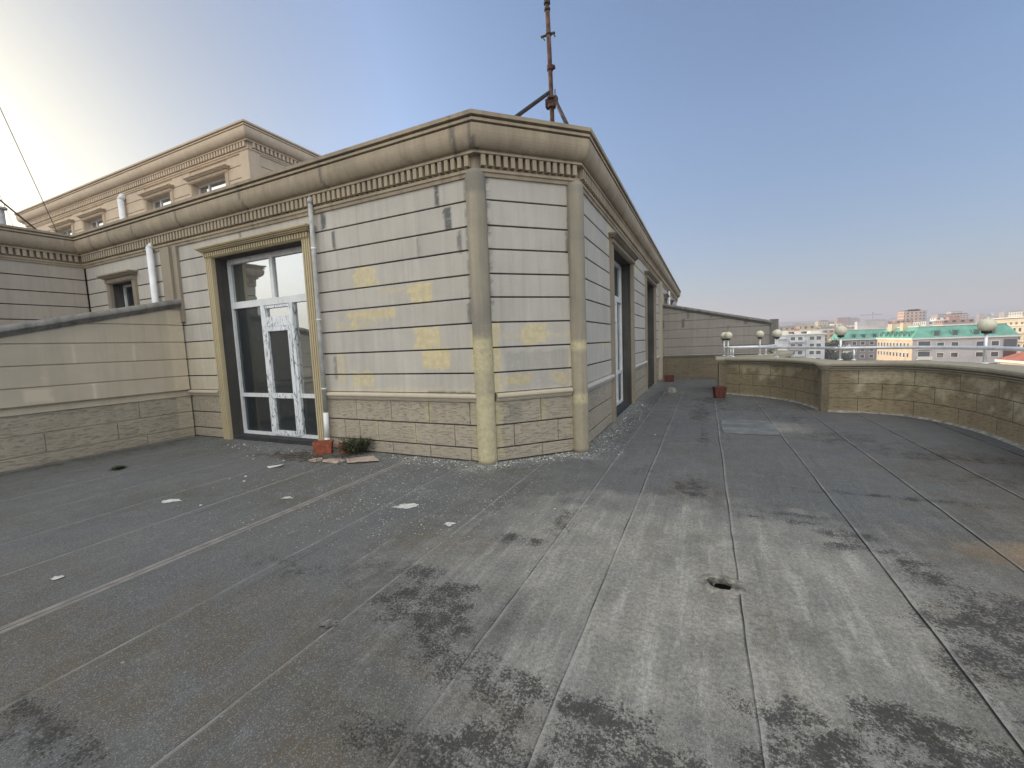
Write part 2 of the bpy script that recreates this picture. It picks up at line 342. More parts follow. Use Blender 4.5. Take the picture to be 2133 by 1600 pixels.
class Fr:
    """a wall plane: s metres along, z up, o metres out"""
    def __init__(s, x, y, dx, dy): s.p = (x, y); s.d = (dx, dy); s.n = (dy, -dx)
    def at(s, a, z, o=0.): return (s.p[0] + s.d[0] * a + s.n[0] * o, s.p[1] + s.d[1] * a + s.n[1] * o, z)
def fbox(mb, F, s0, s1, z0, z1, o0, o1):
    A = F.at
    mb.hexa([A(s0, z0, o1), A(s1, z0, o1), A(s1, z0, o0), A(s0, z0, o0), A(s0, z1, o1), A(s1, z1, o1), A(s1, z1, o0), A(s0, z1, o0)])
def fgrid(mb, F, s0, s1, z0, z1, o1, th, res=.5, topfn=None, bev=.004):
    """slab with a gridded front face, small bevel and returns; topfn(s) can cut its top edge to a slope"""
    ns = max(1, int(math.ceil((s1 - s0) / res))); nz = max(1, int(math.ceil((z1 - z0) / res)))
    vs = []; fs = []
    def Z(s, z): 
        return z if topfn is None else max(z0, min(z, topfn(s)))
    for i in range(ns + 1):
        s = s0 + bev + (s1 - s0 - 2 * bev) * i / ns
        for j in range(nz + 1):
            z = z0 + bev + (z1 - z0 - 2 * bev) * j / nz
            vs.append(F.at(s, Z(s, z), o1))
    W = nz + 1
    for i in range(ns):
        for j in range(nz): fs.append((i * W + j, (i + 1) * W + j, (i + 1) * W + j + 1, i * W + j + 1))
    # border ring
    ring = [(i, 0) for i in range(ns + 1)] + [(ns, j) for j in range(1, nz + 1)] + [(i, nz) for i in range(ns - 1, -1, -1)] + [(0, j) for j in range(nz - 1, 0, -1)]
    k1 = len(vs)
    for (i, j) in ring:
        s = s0 if i == 0 else s1 if i == ns else s0 + bev + (s1 - s0 - 2 * bev) * i / ns
        z = z0 if j == 0 else z1 if j == nz else z0 + bev + (z1 - z0 - 2 * bev) * j / nz
        vs.append(F.at(s, Z(s, z), o1 - bev))
    for (i, j) in ring:
        s = s0 if i == 0 else s1 if i == ns else s0 + bev + (s1 - s0 - 2 * bev) * i / ns
        z = z0 if j == 0 else z1 if j == nz else z0 + bev + (z1 - z0 - 2 * bev) * j / nz
        vs.append(F.at(s, Z(s, z), o1 - th))
    n = len(ring)
    for q in range(n):
        a = ring[q][0] * W + ring[q][1]; b_ = ring[(q + 1) % n][0] * W + ring[(q + 1) % n][1]
        fs.append((a, k1 + q, k1 + (q + 1) % n, b_)); fs.append((k1 + q, k1 + n + q, k1 + n + (q + 1) % n, k1 + (q + 1) % n))
    mb.add(vs, fs)
def sweep(mb, path, prof, closed=False, sub=None, back=None, caps=True):
    """profile (out, z) swept along a ground path with mitres; outward is right of travel"""
    pts = []
    P = [Vector((p[0], p[1])) for p in path]; n = len(P)
    nr = []
    for i in range(n):
        a = (P[i] - P[i - 1]).normalized() if (i > 0 or closed) else None
        b_ = (P[(i + 1) % n] - P[i]).normalized() if (i < n - 1 or closed) else None
        na = Vector((a.y, -a.x)) if a else None; nb = Vector((b_.y, -b_.x)) if b_ else None
        if na is None: m_ = nb
        elif nb is None: m_ = na
        else:
            m_ = (na + nb) / max(.25, 1 + na.dot(nb))
        nr.append(m_)
    rings = []; run = 0.
    for i in range(n):
        rings.append((P[i], nr[i], run))
        if i < n - 1:
            L = (P[i + 1] - P[i]).length
            if sub:
                k = max(1, int(L / sub))
                for q in range(1, k): 
                    t = q / k; rings.append((P[i].lerp(P[i + 1], t), None, run + L * t, (nr[i], nr[i + 1], t)))
            run += L
    vs = []; uvs = []
    for r in rings:
        m_ = r[1] if r[1] is not None else r[3][0].lerp(r[3][1], r[3][2])
        acc = 0.; prev = None
        for (o, z) in prof:
            if prev: acc += math.hypot(o - prev[0], z - prev[1])
            prev = (o, z)
            q = r[0] + m_ * o; vs.append((q.x, q.y, z)); uvs.append((r[2], z))
    k = len(prof); fs = []
    for i in range(len(rings) - 1):
        for j in range(k - 1): fs.append((i * k + j, (i + 1) * k + j, (i + 1) * k + j + 1, i * k + j + 1))
    if caps and not closed:
        fs.append(tuple(range(k - 1, -1, -1))); fs.append(tuple((len(rings) - 1) * k + j for j in range(k)))
    mb.add(vs, fs, uvs)

# ------------------------------------------------------------------ mask helpers
def nz(x, y, z, s): return mn.noise(Vector((x * s, y * s, z * s)))
def rectmask(u, v, L, soft=.012, wob=.045, p=(0, 0, 0)):
    best = 0.
    for r in L:
        x0, x1, z0, z1 = r[:4]; w = r[4] if len(r) > 4 else 1.
        if u < x0 - .15 or u > x1 + .15 or v < z0 - .15 or v > z1 + .15: continue
        d = max(x0 - u, u - x1, z0 - v, v - z1)
        d += wob * nz(p[0], p[1], p[2], 9) + wob * .5 * nz(p[0], p[1], p[2], 27)
        best = max(best, w * max(0., min(1., .5 - d / soft)))
    return best

A_Y = [(-4.85, -4.43, 2.53, 2.84, .9), (-4.38, -3.89, 2.4, 2.5, .5), (-3.84, -3.45, 2.23, 2.5, 1.0), (-4.29, -3.98, 2.43, 2.48, .5), (-5.04, -4.08, 2.06, 2.19, .9), (-4.99, -4.84, 1.91, 2.1, .9), (-5.3, -4.42, 1.94, 2.05, .35), (-3.78, -3.34, 1.59, 1.89, 1.0), (-3.67, -3.2, 1.29, 1.59, 1.0), (-5.03, -4.59, 1.04, 1.26, .8), (-5.38, -5.15, 1.08, 1.57, .5), (-2.85, -2.71, 0.94, 1.79, 0.9),
       (-3.66, -3.58, .5, .84, .9), (-4.62, -4.55, .2, .5, 1.), (-3.9, -3.84, .2, .5, .9), (-9.4, -8.5, .9, 1.9, .35), (-2.9, -2.7, 0, .9, .5), (-5.46, -2.75, .94, 1.02, .35)]
A_D = [(-3.31, -3.24, 3.48, 3.78), (-3.18, -3.07, 3.16, 3.44), (-3.66, -3.6, 2.84, 3.12, .45), (-2.98, -2.92, 2.84, 3.13, .8), (-5.45, -5.35, 3.49, 3.76), (-5.24, -5.18, 3.16, 3.45, .9), (-2.88, -2.81, 1.91, 2.17, .8), (-7.45, -7.39, 3.61, 3.77, .8), (-5.40, -5.34, 1.15, 1.54, .6), (-3.6, -2.9, .93, .975, .8), (-2.86, -2.83, 1.9, 3.75, .6)]
B_Y = [(0.56, 0.91, 1.58, 1.88, .9), (0.26, 0.68, 1.05, 1.19, 1.0), (0.97, 1.2, 1.04, 1.2, 0.9), (0.10, 0.22, 0.09, 1.91, 0.9), (1.27, 1.37, 0.08, 1.75, 0.8), (0.28, 1.3, 1.69, 1.73, 0.5), (.75, .86, .45, .84, .6)]
B_D = [(.12, .15, 1.9, 3.75, .7), (1.29, 1.33, 2.4, 3.4, .7), (.3, .5, .55, .8, .35), (.3, 1.25, .98, 1.5, .22), (1.25, 1.32, 2.84, 3.12, .7)]
def maskA(v):
    return [rectmask(v[0], v[2], A_Y, p=v), rectmask(v[0], v[2], A_D, .012, .018, v), 0., 1.]
def maskB(v):
    s = (v[0] + 2.66) / .7071
    return [rectmask(s, v[2], B_Y, p=v), rectmask(s, v[2], B_D, .012, .018, v), 0., 1.]
C_Y = [(7.0, 7.9, 1.52, 1.57, .8), (7.9, 8.2, 3.3, 3.75, .7), (10.9, 11.6, 3.3, 3.7, .6)]
def maskC(v): return [rectmask(v[1], v[2], C_Y, p=v), 0., 0., 1.]
D_P = [(2.83, 2.86, 1.23, 1.56, .8), (3.40, 3.43, .95, 1.23, .8), (3.98, 4.05, 1.57, 1.88, .7), (2.6, 2.9, 1.0, 1.2, .6), (4.6, 4.86, .2, 2.5, .5), (3.2, 3.25, 1.56, 1.9, .6), (1.2, 1.24, 1.2, 1.56, .8)]
def maskD(v): return [rectmask(v[1], v[2], [(4.6, 4.9, 0, 2.6, .45)], p=v), 0., rectmask(v[1], v[2], D_P, .015, .01, v), 1.]
def mask0(v): return [0., 0., 0., 1.]

# ------------------------------------------------------------------ main building
FA = Fr(-13.1, 4.88, 1, 0); FB = Fr(-2.66, 4.88, .70711, .70711); FC = Fr(-1.64, 5.9, 0, 1); FE = Fr(-13.1, 1.35, 0, 1); FE2 = Fr(-25, 1.35, 1, 0)
LB = math.hypot(1.02, 1.02)
bld = thing('stone_building', 'pale stone building with dentilled cornice around a cut corner on the roof terrace', 'building', (-6, 8, 0))
ZL = [.95, 1.23, 1.565, 1.90, 2.23, 2.535, 2.85, 3.15, 3.47, 3.76]
ZP = [.012, .195, .512, .845]
GAP = .0105
DA0, DA1 = 4.86, 7.24        # door opening on A (s)  x -8.24 .. -5.86
WA0, WA1 = 1.10, 2.05        # window on A
DC = [(2.35, 4.65), (7.35, 9.65)]   # door openings on C (s): y 8.25..10.55, 13.25..15.55
SILL = 2.2
def bands(mb, F, length, zl, openings, res, s_start=0., joints=None, jitter=.0015):
    """rows of panels with recessed joints; openings (s0,s1,z0,z1) cut them"""
    for r in range(len(zl) - 1):
        z0, z1 = zl[r] + GAP, zl[r + 1] - GAP
        cuts = [(s_start, length)]
        for (a, b_, c0, c1) in openings:
            if c0 < z1 and c1 > z0:
                new = []
                for (p_, q_) in cuts:
                    if b_ <= p_ or a >= q_: new.append((p_, q_)); continue
                    if a > p_: new.append((p_, a))
                    if b_ < q_: new.append((b_, q_))
                cuts = new
        for (p_, q_) in cuts:
            js = [p_] + [j for j in (joints[r] if joints else []) if p_ + .05 < j < q_ - .05] + [q_]
            for k in range(len(js) - 1):
                g0 = .004 if k > 0 else 0; g1 = .004 if k < len(js) - 2 else 0
                fgrid(mb, F, js[k] + g0, js[k + 1] - g1, z0, z1, random.uniform(-jitter, jitter), .022, res)
def backing(mb, F, length, z0, z1, openings, s_start=0., off=-.02, th=.25):
    """solid wall behind the panels, cut by openings"""
    xs = sorted(set([s_start, length] + [o[0] for o in openings] + [o[1] for o in openings]))
    xs = [x for x in xs if s_start <= x <= length]
    for i in range(len(xs) - 1):
        a, b_ = xs[i], xs[i + 1]; mid = (a + b_) / 2; zz = [(z0, z1)]
        for o in openings:
            if o[0] < mid < o[1]: zz = [(z0, o[2]), (o[3], z1)]
        for (p_, q_) in zz:
            if q_ - p_ > .01: fbox(mb, F, a, b_, p_, q_, off - th, off)

opA = [(DA0 - .2, DA1 + .22, -1, 3.46), (WA0 - .12, WA1 + .12, SILL - .1, 3.40)]
opAb = [(DA0, DA1, -1, 3.40), (WA0, WA1, SILL, 3.28)]
opC = [(a - .18, b_ + .18, -1, 3.46) for a, b_ in DC] + [(13.3, 14.4, 2.4, 3.4), (16.4, 17.4, 2.4, 3.4)]
opCb = [(a, b_, -1, 3.40) for a, b_ in DC] + [(13.4, 14.3, 2.4, 3.3), (16.5, 17.3, 2.4, 3.3)]
# upper panels, one mesh per wall face
def face(F, length, opn, opb, res, fn, s0=0., pj=None, uj=None, mats=('panel', 'plinth')):
    w = MB(); bands(w, F, length, ZL, opn, res, s0, uj); wo = w.build('wall', M[mats[0]], bld, colfn=fn)
    cuts = [s0] + [x for o in sorted(opn) if o[2] < 0 for x in (o[0], o[1])] + [length]
    for i in range(0, len(cuts), 2):
        q = MB(); bands(q, F, cuts[i + 1], ZP, [], res, cuts[i], pj, .002); q.build('plinth', M[mats[1]], bld, colfn=fn)
    bk = MB(); backing(bk, F, length, 0, 4.1, opb, s0); bk.build('core', M['reveal'], wo, colfn=None)
sA = lambda x: x + 13.1
face(Fr(-13.1, 4.88, 1, 0), sA(-2.8), opA, opAb, .035, maskA, 0.02,
     pj=[[sA(x) for x in (-8.9, -4.94, -4.31, -3.62, -2.94)], [sA(x) for x in (-9.1, -5.27, -4.96, -4.58, -3.87, -3.19)], [sA(x) for x in (-5.0, -4.3, -3.61, -2.93)]])
face(FB, LB - .12, [], [], .03, maskB, .12, pj=[[.80], [.38, 1.05], [.79]])
face(FC, 22.1, opC, opCb, .14, maskC, .14, pj=[[1.1, 6, 12], [.7, 1.7, 5.5, 11], [1.2, 6.3, 12.3]])
face(FE, 3.51, [], [], .2, mask0, 0, mats=('panel_e_shade', 'plinth'))
face(FE2, 11.9, [], [], .6, mask0, 0)
MB().box(-24.8, -13.35, 1.6, 4.6, 0, 4.15).build('roof', M['roof'], bld)
# roof slab of the main part (hollow inside so that rooms are dark)
r = MB()
poly = [(-24.8, 5.15), (-2.75, 5.15), (-1.9, 6.0), (-1.9, 27.8), (-6, 27.8), (-24.8, 27.8)]
r.add([(x, y, 4.1) for x, y in poly] + [(x, y, 4.22) for x, y in poly], [(0, 1, 2, 3, 4, 5)[::-1], (6, 7, 8, 9, 10, 11)] + [(i, (i + 1) % 6, 6 + (i + 1) % 6, 6 + i) for i in range(6)])
r.build('roof', M['roof'], bld)
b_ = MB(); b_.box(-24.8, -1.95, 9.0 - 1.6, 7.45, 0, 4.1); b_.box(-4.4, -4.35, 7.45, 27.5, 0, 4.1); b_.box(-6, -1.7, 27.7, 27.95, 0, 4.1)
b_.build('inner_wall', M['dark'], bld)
# cornice
PATH = [(-25, 1.35), (-13.1, 1.35), (-13.1, 4.88), (-2.66, 4.88), (-1.64, 5.9), (-1.64, 28.0), (-6, 28.0)]
def cprof(dz):
    P = [(-.02, 3.745), (.022, 3.75), (.028, 3.775), (.028, 3.79), (.048, 3.80), (.048, 3.835), (.004, 3.838), (.004, 4.0)]
    fr = P + [(.095, 4.0), (.095, 4.025), (.075, 4.03)]
    for k in range(0, 9):
        a = k / 8 * math.pi / 2; fr.append((.085 + .125 * math.sin(a), 4.045 + .20 * (1 - math.cos(a))))
    fr += [(.212, 4.292), (.175, 4.296), (.175, 4.314), (.222, 4.318), (.222, 4.350), (.190, 4.354), (.190, 4.372), (.245, 4.376), (.250, 4.42), (.15, 4.425), (-.28, 4.425), (-.28, 4.2)]
    return [(o, z + dz) for o, z in fr]
AJ = [-12.2, -11.4, -10.45, -8.9, -7.0, -5.15, -2.87]   # joints of the cornice stones along A
def maskCor(v):
    d = 0.
    if abs(v[1] - 4.7) < .6 and v[0] < -2.5:
        for j in AJ:
            q = abs(v[0] - j + .02 * nz(v[0], v[1], v[2], 8)) - (.03 if j > -3.2 else .022)
            d = max(d, max(0, min(1, .5 - q / .015)))
        if abs(v[0] + 2.62) < .04: d = .9
    if v[0] > -2.3 and v[1] > 6.2:
        for j in (9.4, 11.5, 13.6, 15.7): d = max(d, max(0, min(1, .5 - (abs(v[1] - j) - .012) / .015)))
    if v[2] < 4.02 or v[2] > 4.3: d *= .6
    return [0., d * .8, 0., 1.]
c_ = MB(); sweep(c_, PATH, cprof(0), sub=.045); cor = c_.build('cornice', M['cornice'], bld, colfn=maskCor)
def dentils(F, s0, s1, dz=0., pitch=.1, w=.056):
    d = MB(); n = int((s1 - s0) / pitch); st = (s1 - s0 - n * pitch) / 2
    for i in range(n):
        a = s0 + st + i * pitch + (pitch - w) / 2
        j = random.uniform(-.002, .002); fbox(d, F, a + j, a + w + j, 3.862 + dz, 3.999 + dz, .0045, .082 + j)
    return d
for F, a, b2 in ((FA, .05, 10.44), (FB, .02, LB), (FC, .02, 22.1), (FE, 0, 3.45), (FE2, 5, 11.9)):
    dentils(F, a, b2).build('dentil_frieze', M['cornice'], bld, colfn=mask0)
# belt course
BP = [(-.02, .838), (.022, .84), (.026, .858), (.040, .862), (.042, .880), (.058, .886), (.070, .905), (.066, .930), (.045, .945), (-.02, .952)]
def belt(path, parent, mat='panel', fn=mask0):
    q = MB(); sweep(q, path, BP, sub=.3); return q.build('belt_course', M[mat], parent, colfn=fn)
belt([(-13.1, 1.35), (-13.1, 4.88), (-9.4, 4.88)], bld)
belt([(-9.4, 4.88), (-8.45, 4.88)], bld, 'panel_warm'); belt([(-5.62, 4.88), (-2.78, 4.88)], bld, 'panel_warm')
belt([(-2.56, 4.98), (-1.76, 5.78)], bld, 'panel_warm')
ys = 5.98
for a, b2 in DC: belt([(-1.64, ys), (-1.64, 5.9 + a - .2)], bld); ys = 5.9 + b2 + .2
belt([(-1.64, ys), (-1.64, 16.9)], bld)
# corner shafts
def maskP(v):
    z = v[2]; nn = nz(v[0], v[1], v[2], 5); 
    if v[0] < -2.2:
        y = max(0, min(1, (1.95 - z + nn * .5) / .25)); d = 1. if z > 3.52 + .05 * nn else max(0, min(.75, (z - 1.65) / .2)) * max(0, min(1, (2.25 - z) / .3))
        if .35 + .4 * nn < 0: y *= .35
        if .9 < z < 1.25: y *= .6
    else:
        y = .25 if z < 1.55 else .0; d = .5 if (3.0 < z < 3.12 or z > 3.6) else 0.
        if 1.5 < z < 1.6 or .72 < z < .86: y = 1.
    return [y, d, 0., 1.]
def shaft(cx, cy, r_, z0, z1, parent=bld):
    s_ = MB(); prof = []
    n = 60
    for i in range(n + 1):
        z = z0 + (z1 - z0) * i / n; prof.append((r_ * (1 + .02 * nz(cx, cy, z, 3)), z))
    prof = [(0.01, z0)] + prof[:-1] + [(r_ * .96, z1 - .03), (r_ * .8, z1 - .005), (0.01, z1)]
    s_.lathe(cx, cy, prof, 28); return s_.build('corner_shaft', M['pillar'], parent, True, colfn=maskP)
shaft(-2.70, 4.92, .130, 0.002, 3.83)
shaft(-1.655, 5.86, .118, 0.002, 3.78)
# pilasters beside the partitions
p_ = MB()
for (x0, x1, pr) in ((-9.87, -9.31, .05), (-9.72, -9.46, .10)):
    p_.box(x0, x1, 4.88 - pr, 4.88, 2.3, 3.755)
p_.build('pilaster', M['trim_grey'], bld, colfn=mask0)
p_ = MB(); p_.box(-1.64, -1.54, 16.95, 17.55, 0, 3.755); p_.build('pilaster', M['panel_warm'], bld, colfn=mask0)

# doors and windows --------------------------------------------------------
def trim(F, s0, s1, z0, ztop, mat, w=.19, small=False):
    """fluted architrave with dentils and a crown; returns mesh builder"""
    t = MB()
    for a, sg in ((s0, -1), (s1, 1)):
        e = a + sg * w; lo, hi = min(a, e), max(a, e)
        fbox(t, F, lo, hi, z0, ztop, -.02, .030)
        k = 4; step = (hi - lo) / k
        for i in range(k):
            fbox(t, F, lo + step * i + step * .18, lo + step * (i + 1) - step * .18, z0 + .004, ztop - .004, .030, .048)
    fbox(t, F, s0 - w, s1 + w, ztop, ztop + .10, -.02, .045)
    L = s1 - s0 + 2 * w; n = int(L / .062)
    for i in range(n):
        a = s0 - w + (i + .25) * L / n; fbox(t, F, a, a + .032, ztop + .015, ztop + .085, .045, .080)
    zc = ztop + .10
    for (e, za, zb, o) in ((.03, 0, .02, .10), (.05, .02, .045, .125), (.075, .045, .06, .155), (.085, .06, .082, .165)):
        fbox(t, F, s0 - w - e, s1 + w + e, zc + za, zc + zb, -.02, o)
    return t
def fr_rect(mb, F, s0, s1, z0, z1, o, wd=.05, dp=.05):
    """rectangular frame"""
    fbox(mb, F, s0, s0 + wd, z0, z1, o - dp, o); fbox(mb, F, s1 - wd, s1, z0, z1, o - dp, o)
    fbox(mb, F, s0 + wd, s1 - wd, z0, z0 + wd, o - dp, o - .001); fbox(mb, F, s0 + wd, s1 - wd, z1 - wd, z1, o - dp, o - .001)
def pane(F, s0, s1, z0, z1, o, parent, mat='glass'):
    q = MB(); fbox(q, F, s0, s1, z0, z1, o - .006, o); return q.build('pane', M[mat], parent)
def glazed_door(F, s0, s1, depth, trimmat, flip=False, filmed=True):
    t = trim(F, s0, s1, 0.003, 3.40, trimmat); t.build('door_surround', M[trimmat], bld, colfn=mask0)
    rv = MB(); d = -depth
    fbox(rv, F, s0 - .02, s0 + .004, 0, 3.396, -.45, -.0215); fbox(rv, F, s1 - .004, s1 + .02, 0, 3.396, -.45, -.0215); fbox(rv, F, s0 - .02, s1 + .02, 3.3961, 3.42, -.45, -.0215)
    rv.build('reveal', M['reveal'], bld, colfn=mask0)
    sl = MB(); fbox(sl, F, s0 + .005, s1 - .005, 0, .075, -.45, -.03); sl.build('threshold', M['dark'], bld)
    W = s1 - s0; f = MB(); Z0, Z1 = .075, 3.36
    fr_rect(f, F, s0, s1, Z0, Z1, d, .055, .07)
    fbox(f, F, s0, s1, Z1, 3.40, d - .05, d - .01)
    fbox(f, F, s0 + .055, s1 - .055, 2.48, 2.60, d - .07, d + .006)
    mv = s0 + W * .515; fbox(f, F, mv - .04, mv + .04, 2.60, Z1 - .055, d - .07, d - .001)
    m0, m1 = s0 + W * .375, s0 + W * .70
    fbox(f, F, s0 + .055, m0 - .035, .80, .87, d - .07, d - .001); fbox(f, F, m1 + .035, s1 - .055, .80, .87, d - .07, d - .001)
    fo = f.build('door_frame', M['pvc'], bld)
    g_ = MB(); fbox(g_, F, m0 - .035, m0 + .035, Z0 + .055, 2.48, d - .07, d + .012); fbox(g_, F, m1 - .035, m1 + .035, Z0 + .055, 2.48, d - .07, d + .012)
    fbox(g_, F, m0 + .035, m1 - .035, 2.10, 2.22, d - .07, d + .010); fr_rect(g_, F, m0 + .035, m1 - .035, 2.22, 2.47, d + .008, .045, .06)
    g_.build('mullion', M['film'] if filmed else M['pvc'], fo)
    o = d - .04
    for a, b2, c0, c1 in ((s0 + .05, mv - .038, 2.595, Z1 - .05), (mv + .038, s1 - .05, 2.595, Z1 - .05), (s0 + .05, m0 - .03, .865, 2.485), (s0 + .05, m0 - .03, .125, .805), (m1 + .03, s1 - .05, .865, 2.485), (m1 + .03, s1 - .05, .125, .805), (m0 + .075, m1 - .075, 2.26, 2.43)):
        pane(F, a, b2, c0, c1, o, fo, 'paleglass' if (c0 > 2.2 or (a > m1 and c1 > 2)) else 'glass')
    lf = MB(); a, b2 = m0 + .037, m1 - .037
    fr_rect(lf, F, a, b2, .10, 2.095, d + .022, .085, .07); fbox(lf, F, a + .085, b2 - .085, .79, .88, d - .05, d + .021)
    lo = lf.build('door_leaf', M['film'] if filmed else M['pvc'], bld)
    pane(F, a + .08, b2 - .08, .18, .795, d - .02, lo); pane(F, a + .08, b2 - .08, .875, 2.015, d - .02, lo)
    h = MB(); fbox(h, F, a + .028, a + .056, .93, 1.13, d + .022, d + .032); h.tube([F.at(a + .042, 1.06, d + .03), F.at(a + .042, 1.06, d + .075), F.at(a + .15, 1.06, d + .078)], .009, 8)
    h.build('handle', M['steel'], lo)
glazed_door(FA, DA0, DA1, .23, 'trim')
for a, b2 in DC: glazed_door(FC, a, b2, .23, 'trim_grey', filmed=False)
def small_window(F, s0, s1, z0, z1, parent, trimmat='trim_grey', depth=.2, w=.12, split=.35, mat='glass'):
    t = trim(F, s0, s1, z0, z1, trimmat, w); t.build('window_surround', M[trimmat], parent, colfn=mask0)
    f = MB(); fr_rect(f, F, s0, s1, z0, z1, -depth, .05, .05); ms = s0 + (s1 - s0) * split; fbox(f, F, ms - .03, ms + .03, z0 + .05, z1 - .05, -depth - .05, -depth - .001)
    fo = f.build('window', M['pvc'], parent)
    pane(F, s0 + .045, ms - .028, z0 + .045, z1 - .045, -depth - .03, fo, mat); pane(F, ms + .028, s1 - .045, z0 + .045, z1 - .045, -depth - .03, fo, mat)
small_window(FA, WA0, WA1, SILL, 3.28, bld, split=.5)
small_window(FC, 13.4, 14.3, 2.4, 3.3, bld); small_window(FC, 16.5, 17.3, 2.4, 3.3, bld)

# roof body below the terrace
lw = MB(); lw.box(-25, 3.35, -8.2, 28, -28, -.25); lw.build('lower_storeys', M['beige'], bld, colfn=mask0)

# ------------------------------------------------------------------ upper block
UX, UY = -11.45, 8.0; DZ = 3.44
up = thing('upper_block', 'beige upper storey block with small windows rising behind the main cornice at left', 'building', (-18, 12, 4.2))
FU = Fr(-26, UY, 1, 0); FU2 = Fr(UX, UY, 0, 1); LU = 26 + UX
sU = lambda x: x + 26
UW = [(sU(-14.15), sU(-12.5)), (sU(-16.7), sU(-15.3)), (sU(-21.0), sU(-19.6)), (sU(-23.4), sU(-22.0))]
zu = [4.25 + .33 * i for i in range(9)] + [7.2]
opu = [(a - .1, b2 + .1, 5.4, 6.92) for a, b2 in UW]; opub = [(a, b2, 5.5, 6.80) for a, b2 in UW]
w = MB(); bands(w, FU2, 8, zu, [(1.6, 3.0, 5.4, 6.92)], .8, .3); w.build('wall', M['beige'], up, colfn=mask0)
w = MB(); bands(w, FU, LU - .3, zu, opu, .8); uw = w.build('wall', M['beige'], up, colfn=mask0)
bk = MB(); backing(bk, FU, LU, 4.2, 7.3, opub); backing(bk, FU2, 8, 4.2, 7.3, [], .24); bk.build('core', M['beige'], uw, colfn=mask0)
q = MB(); q.box(UX - .32, UX + .045, UY - .045, UY + .30, 4.2, 7.19); q.build('pilaster', M['beige'], up, colfn=mask0)
upath = [(-26, UY), (UX, UY), (UX, UY + 8)]
q = MB(); sweep(q, [(-26, 16), (-26, UY), (UX, UY), (UX, UY + 8)], cprof(DZ), sub=1.); q.build('cornice', M['beige'], up, colfn=mask0)
dentils(FU, .1, LU, DZ, .13, .07).build('dentil_frieze', M['beige'], up, colfn=mask0); dentils(FU2, .05, 8, DZ, .13, .07).build('dentil_frieze', M['beige'], up, colfn=mask0)
for a, b2 in UW: small_window(FU, a, b2, 5.5, 6.80, up, 'beige', .15, .12, .32, 'skyglass')
small_window(FU2, 1.6, 2.9, 5.5, 6.80, up, 'beige', .12, .14, .4)
MB().box(-26, UX - .2, UY + .28, UY + 8, 7.4, 7.6).build('roof', M['roof'], up)
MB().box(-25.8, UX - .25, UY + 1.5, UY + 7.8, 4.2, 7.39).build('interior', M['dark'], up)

# ------------------------------------------------------------------ partition walls
def partition(root, F, L, top, mats, fn, ptop, zl=ZL, th=.32, res=.05):
    """wall with sloping coping: top(s) is the coping top"""
    body = lambda s: top(s) - .17
    w = MB(); p2 = MB()
    for r in range(len(zl) - 1):
        z0, z1 = zl[r] + GAP, zl[r + 1] - GAP
        # length over which this row exists
        smax = L
        for k in range(400):
            s = L * k / 400
            if body(s) <= z0 + .01: smax = s; break
        if smax <= .05: continue
        fgrid(w, F, 0, smax, z0, z1, 0, .02, res if res < .2 else .25, body)
    bands(p2, F, L, ZP, [], res, 0, ptop, .002)
    w.build('wall', M[mats[0]], root, colfn=fn); p2.build('plinth', M[mats[1]], root, colfn=fn)
    # core
    c = MB(); n = 24; vs = []
    for i in range(n + 1):
        s = L * i / n; zt = max(.2, body(s))
        vs += [F.at(s, 0, -.019), F.at(s, zt, -.019), F.at(s, zt, -th), F.at(s, 0, -th)]
    fs = [(0, 1, 2, 3)[::-1], tuple(n * 4 + k for k in range(4))]
    for i in range(n):
        for k in range(4): fs.append((i * 4 + k, (i + 1) * 4 + k, (i + 1) * 4 + (k + 1) % 4, i * 4 + (k + 1) % 4))
    c.add(vs, fs); c.build('core', M[mats[0]], root, colfn=mask0)
    prof = [(-th - .05, -.17), (.015, -.17), (.02, -.145), (.038, -.142), (.04, -.120), (.062, -.114), (.066, -.092)]
    for k in range(7):
        a = k / 6 * math.pi / 2; prof.append((.085 - .09 * (1 - math.cos(a)) , -.088 + .088 * math.sin(a)))
    prof += [(-th + .04, 0), (-th - .05, -.06)]
    cp = MB(); vs = []; fs = []; n = 80; k = len(prof)
    for i in range(n + 1):
        s = L * i / n
        for o, z in prof: vs.append(F.at(s, top(s) + z + (.004 * nz(s, z, 0, 6)), o))
    for i in range(n):
        for j in range(k): fs.append((i * k + j, (i + 1) * k + j, (i + 1) * k + (j + 1) % k, i * k + (j + 1) % k))
    fs.append(tuple(range(k))[::-1]); fs.append(tuple(n * k + j for j in range(k)))
    cp.add(vs, fs); cp.build('coping', M[mats[2]], root, colfn=mask0)
    b5 = MB(); e = F.at(L, 0, 0); sweep(b5, [F.at(0, 0, 0)[:2], e[:2]], BP, sub=.4); b5.build('belt_course', M[mats[0]], root, colfn=mask0)
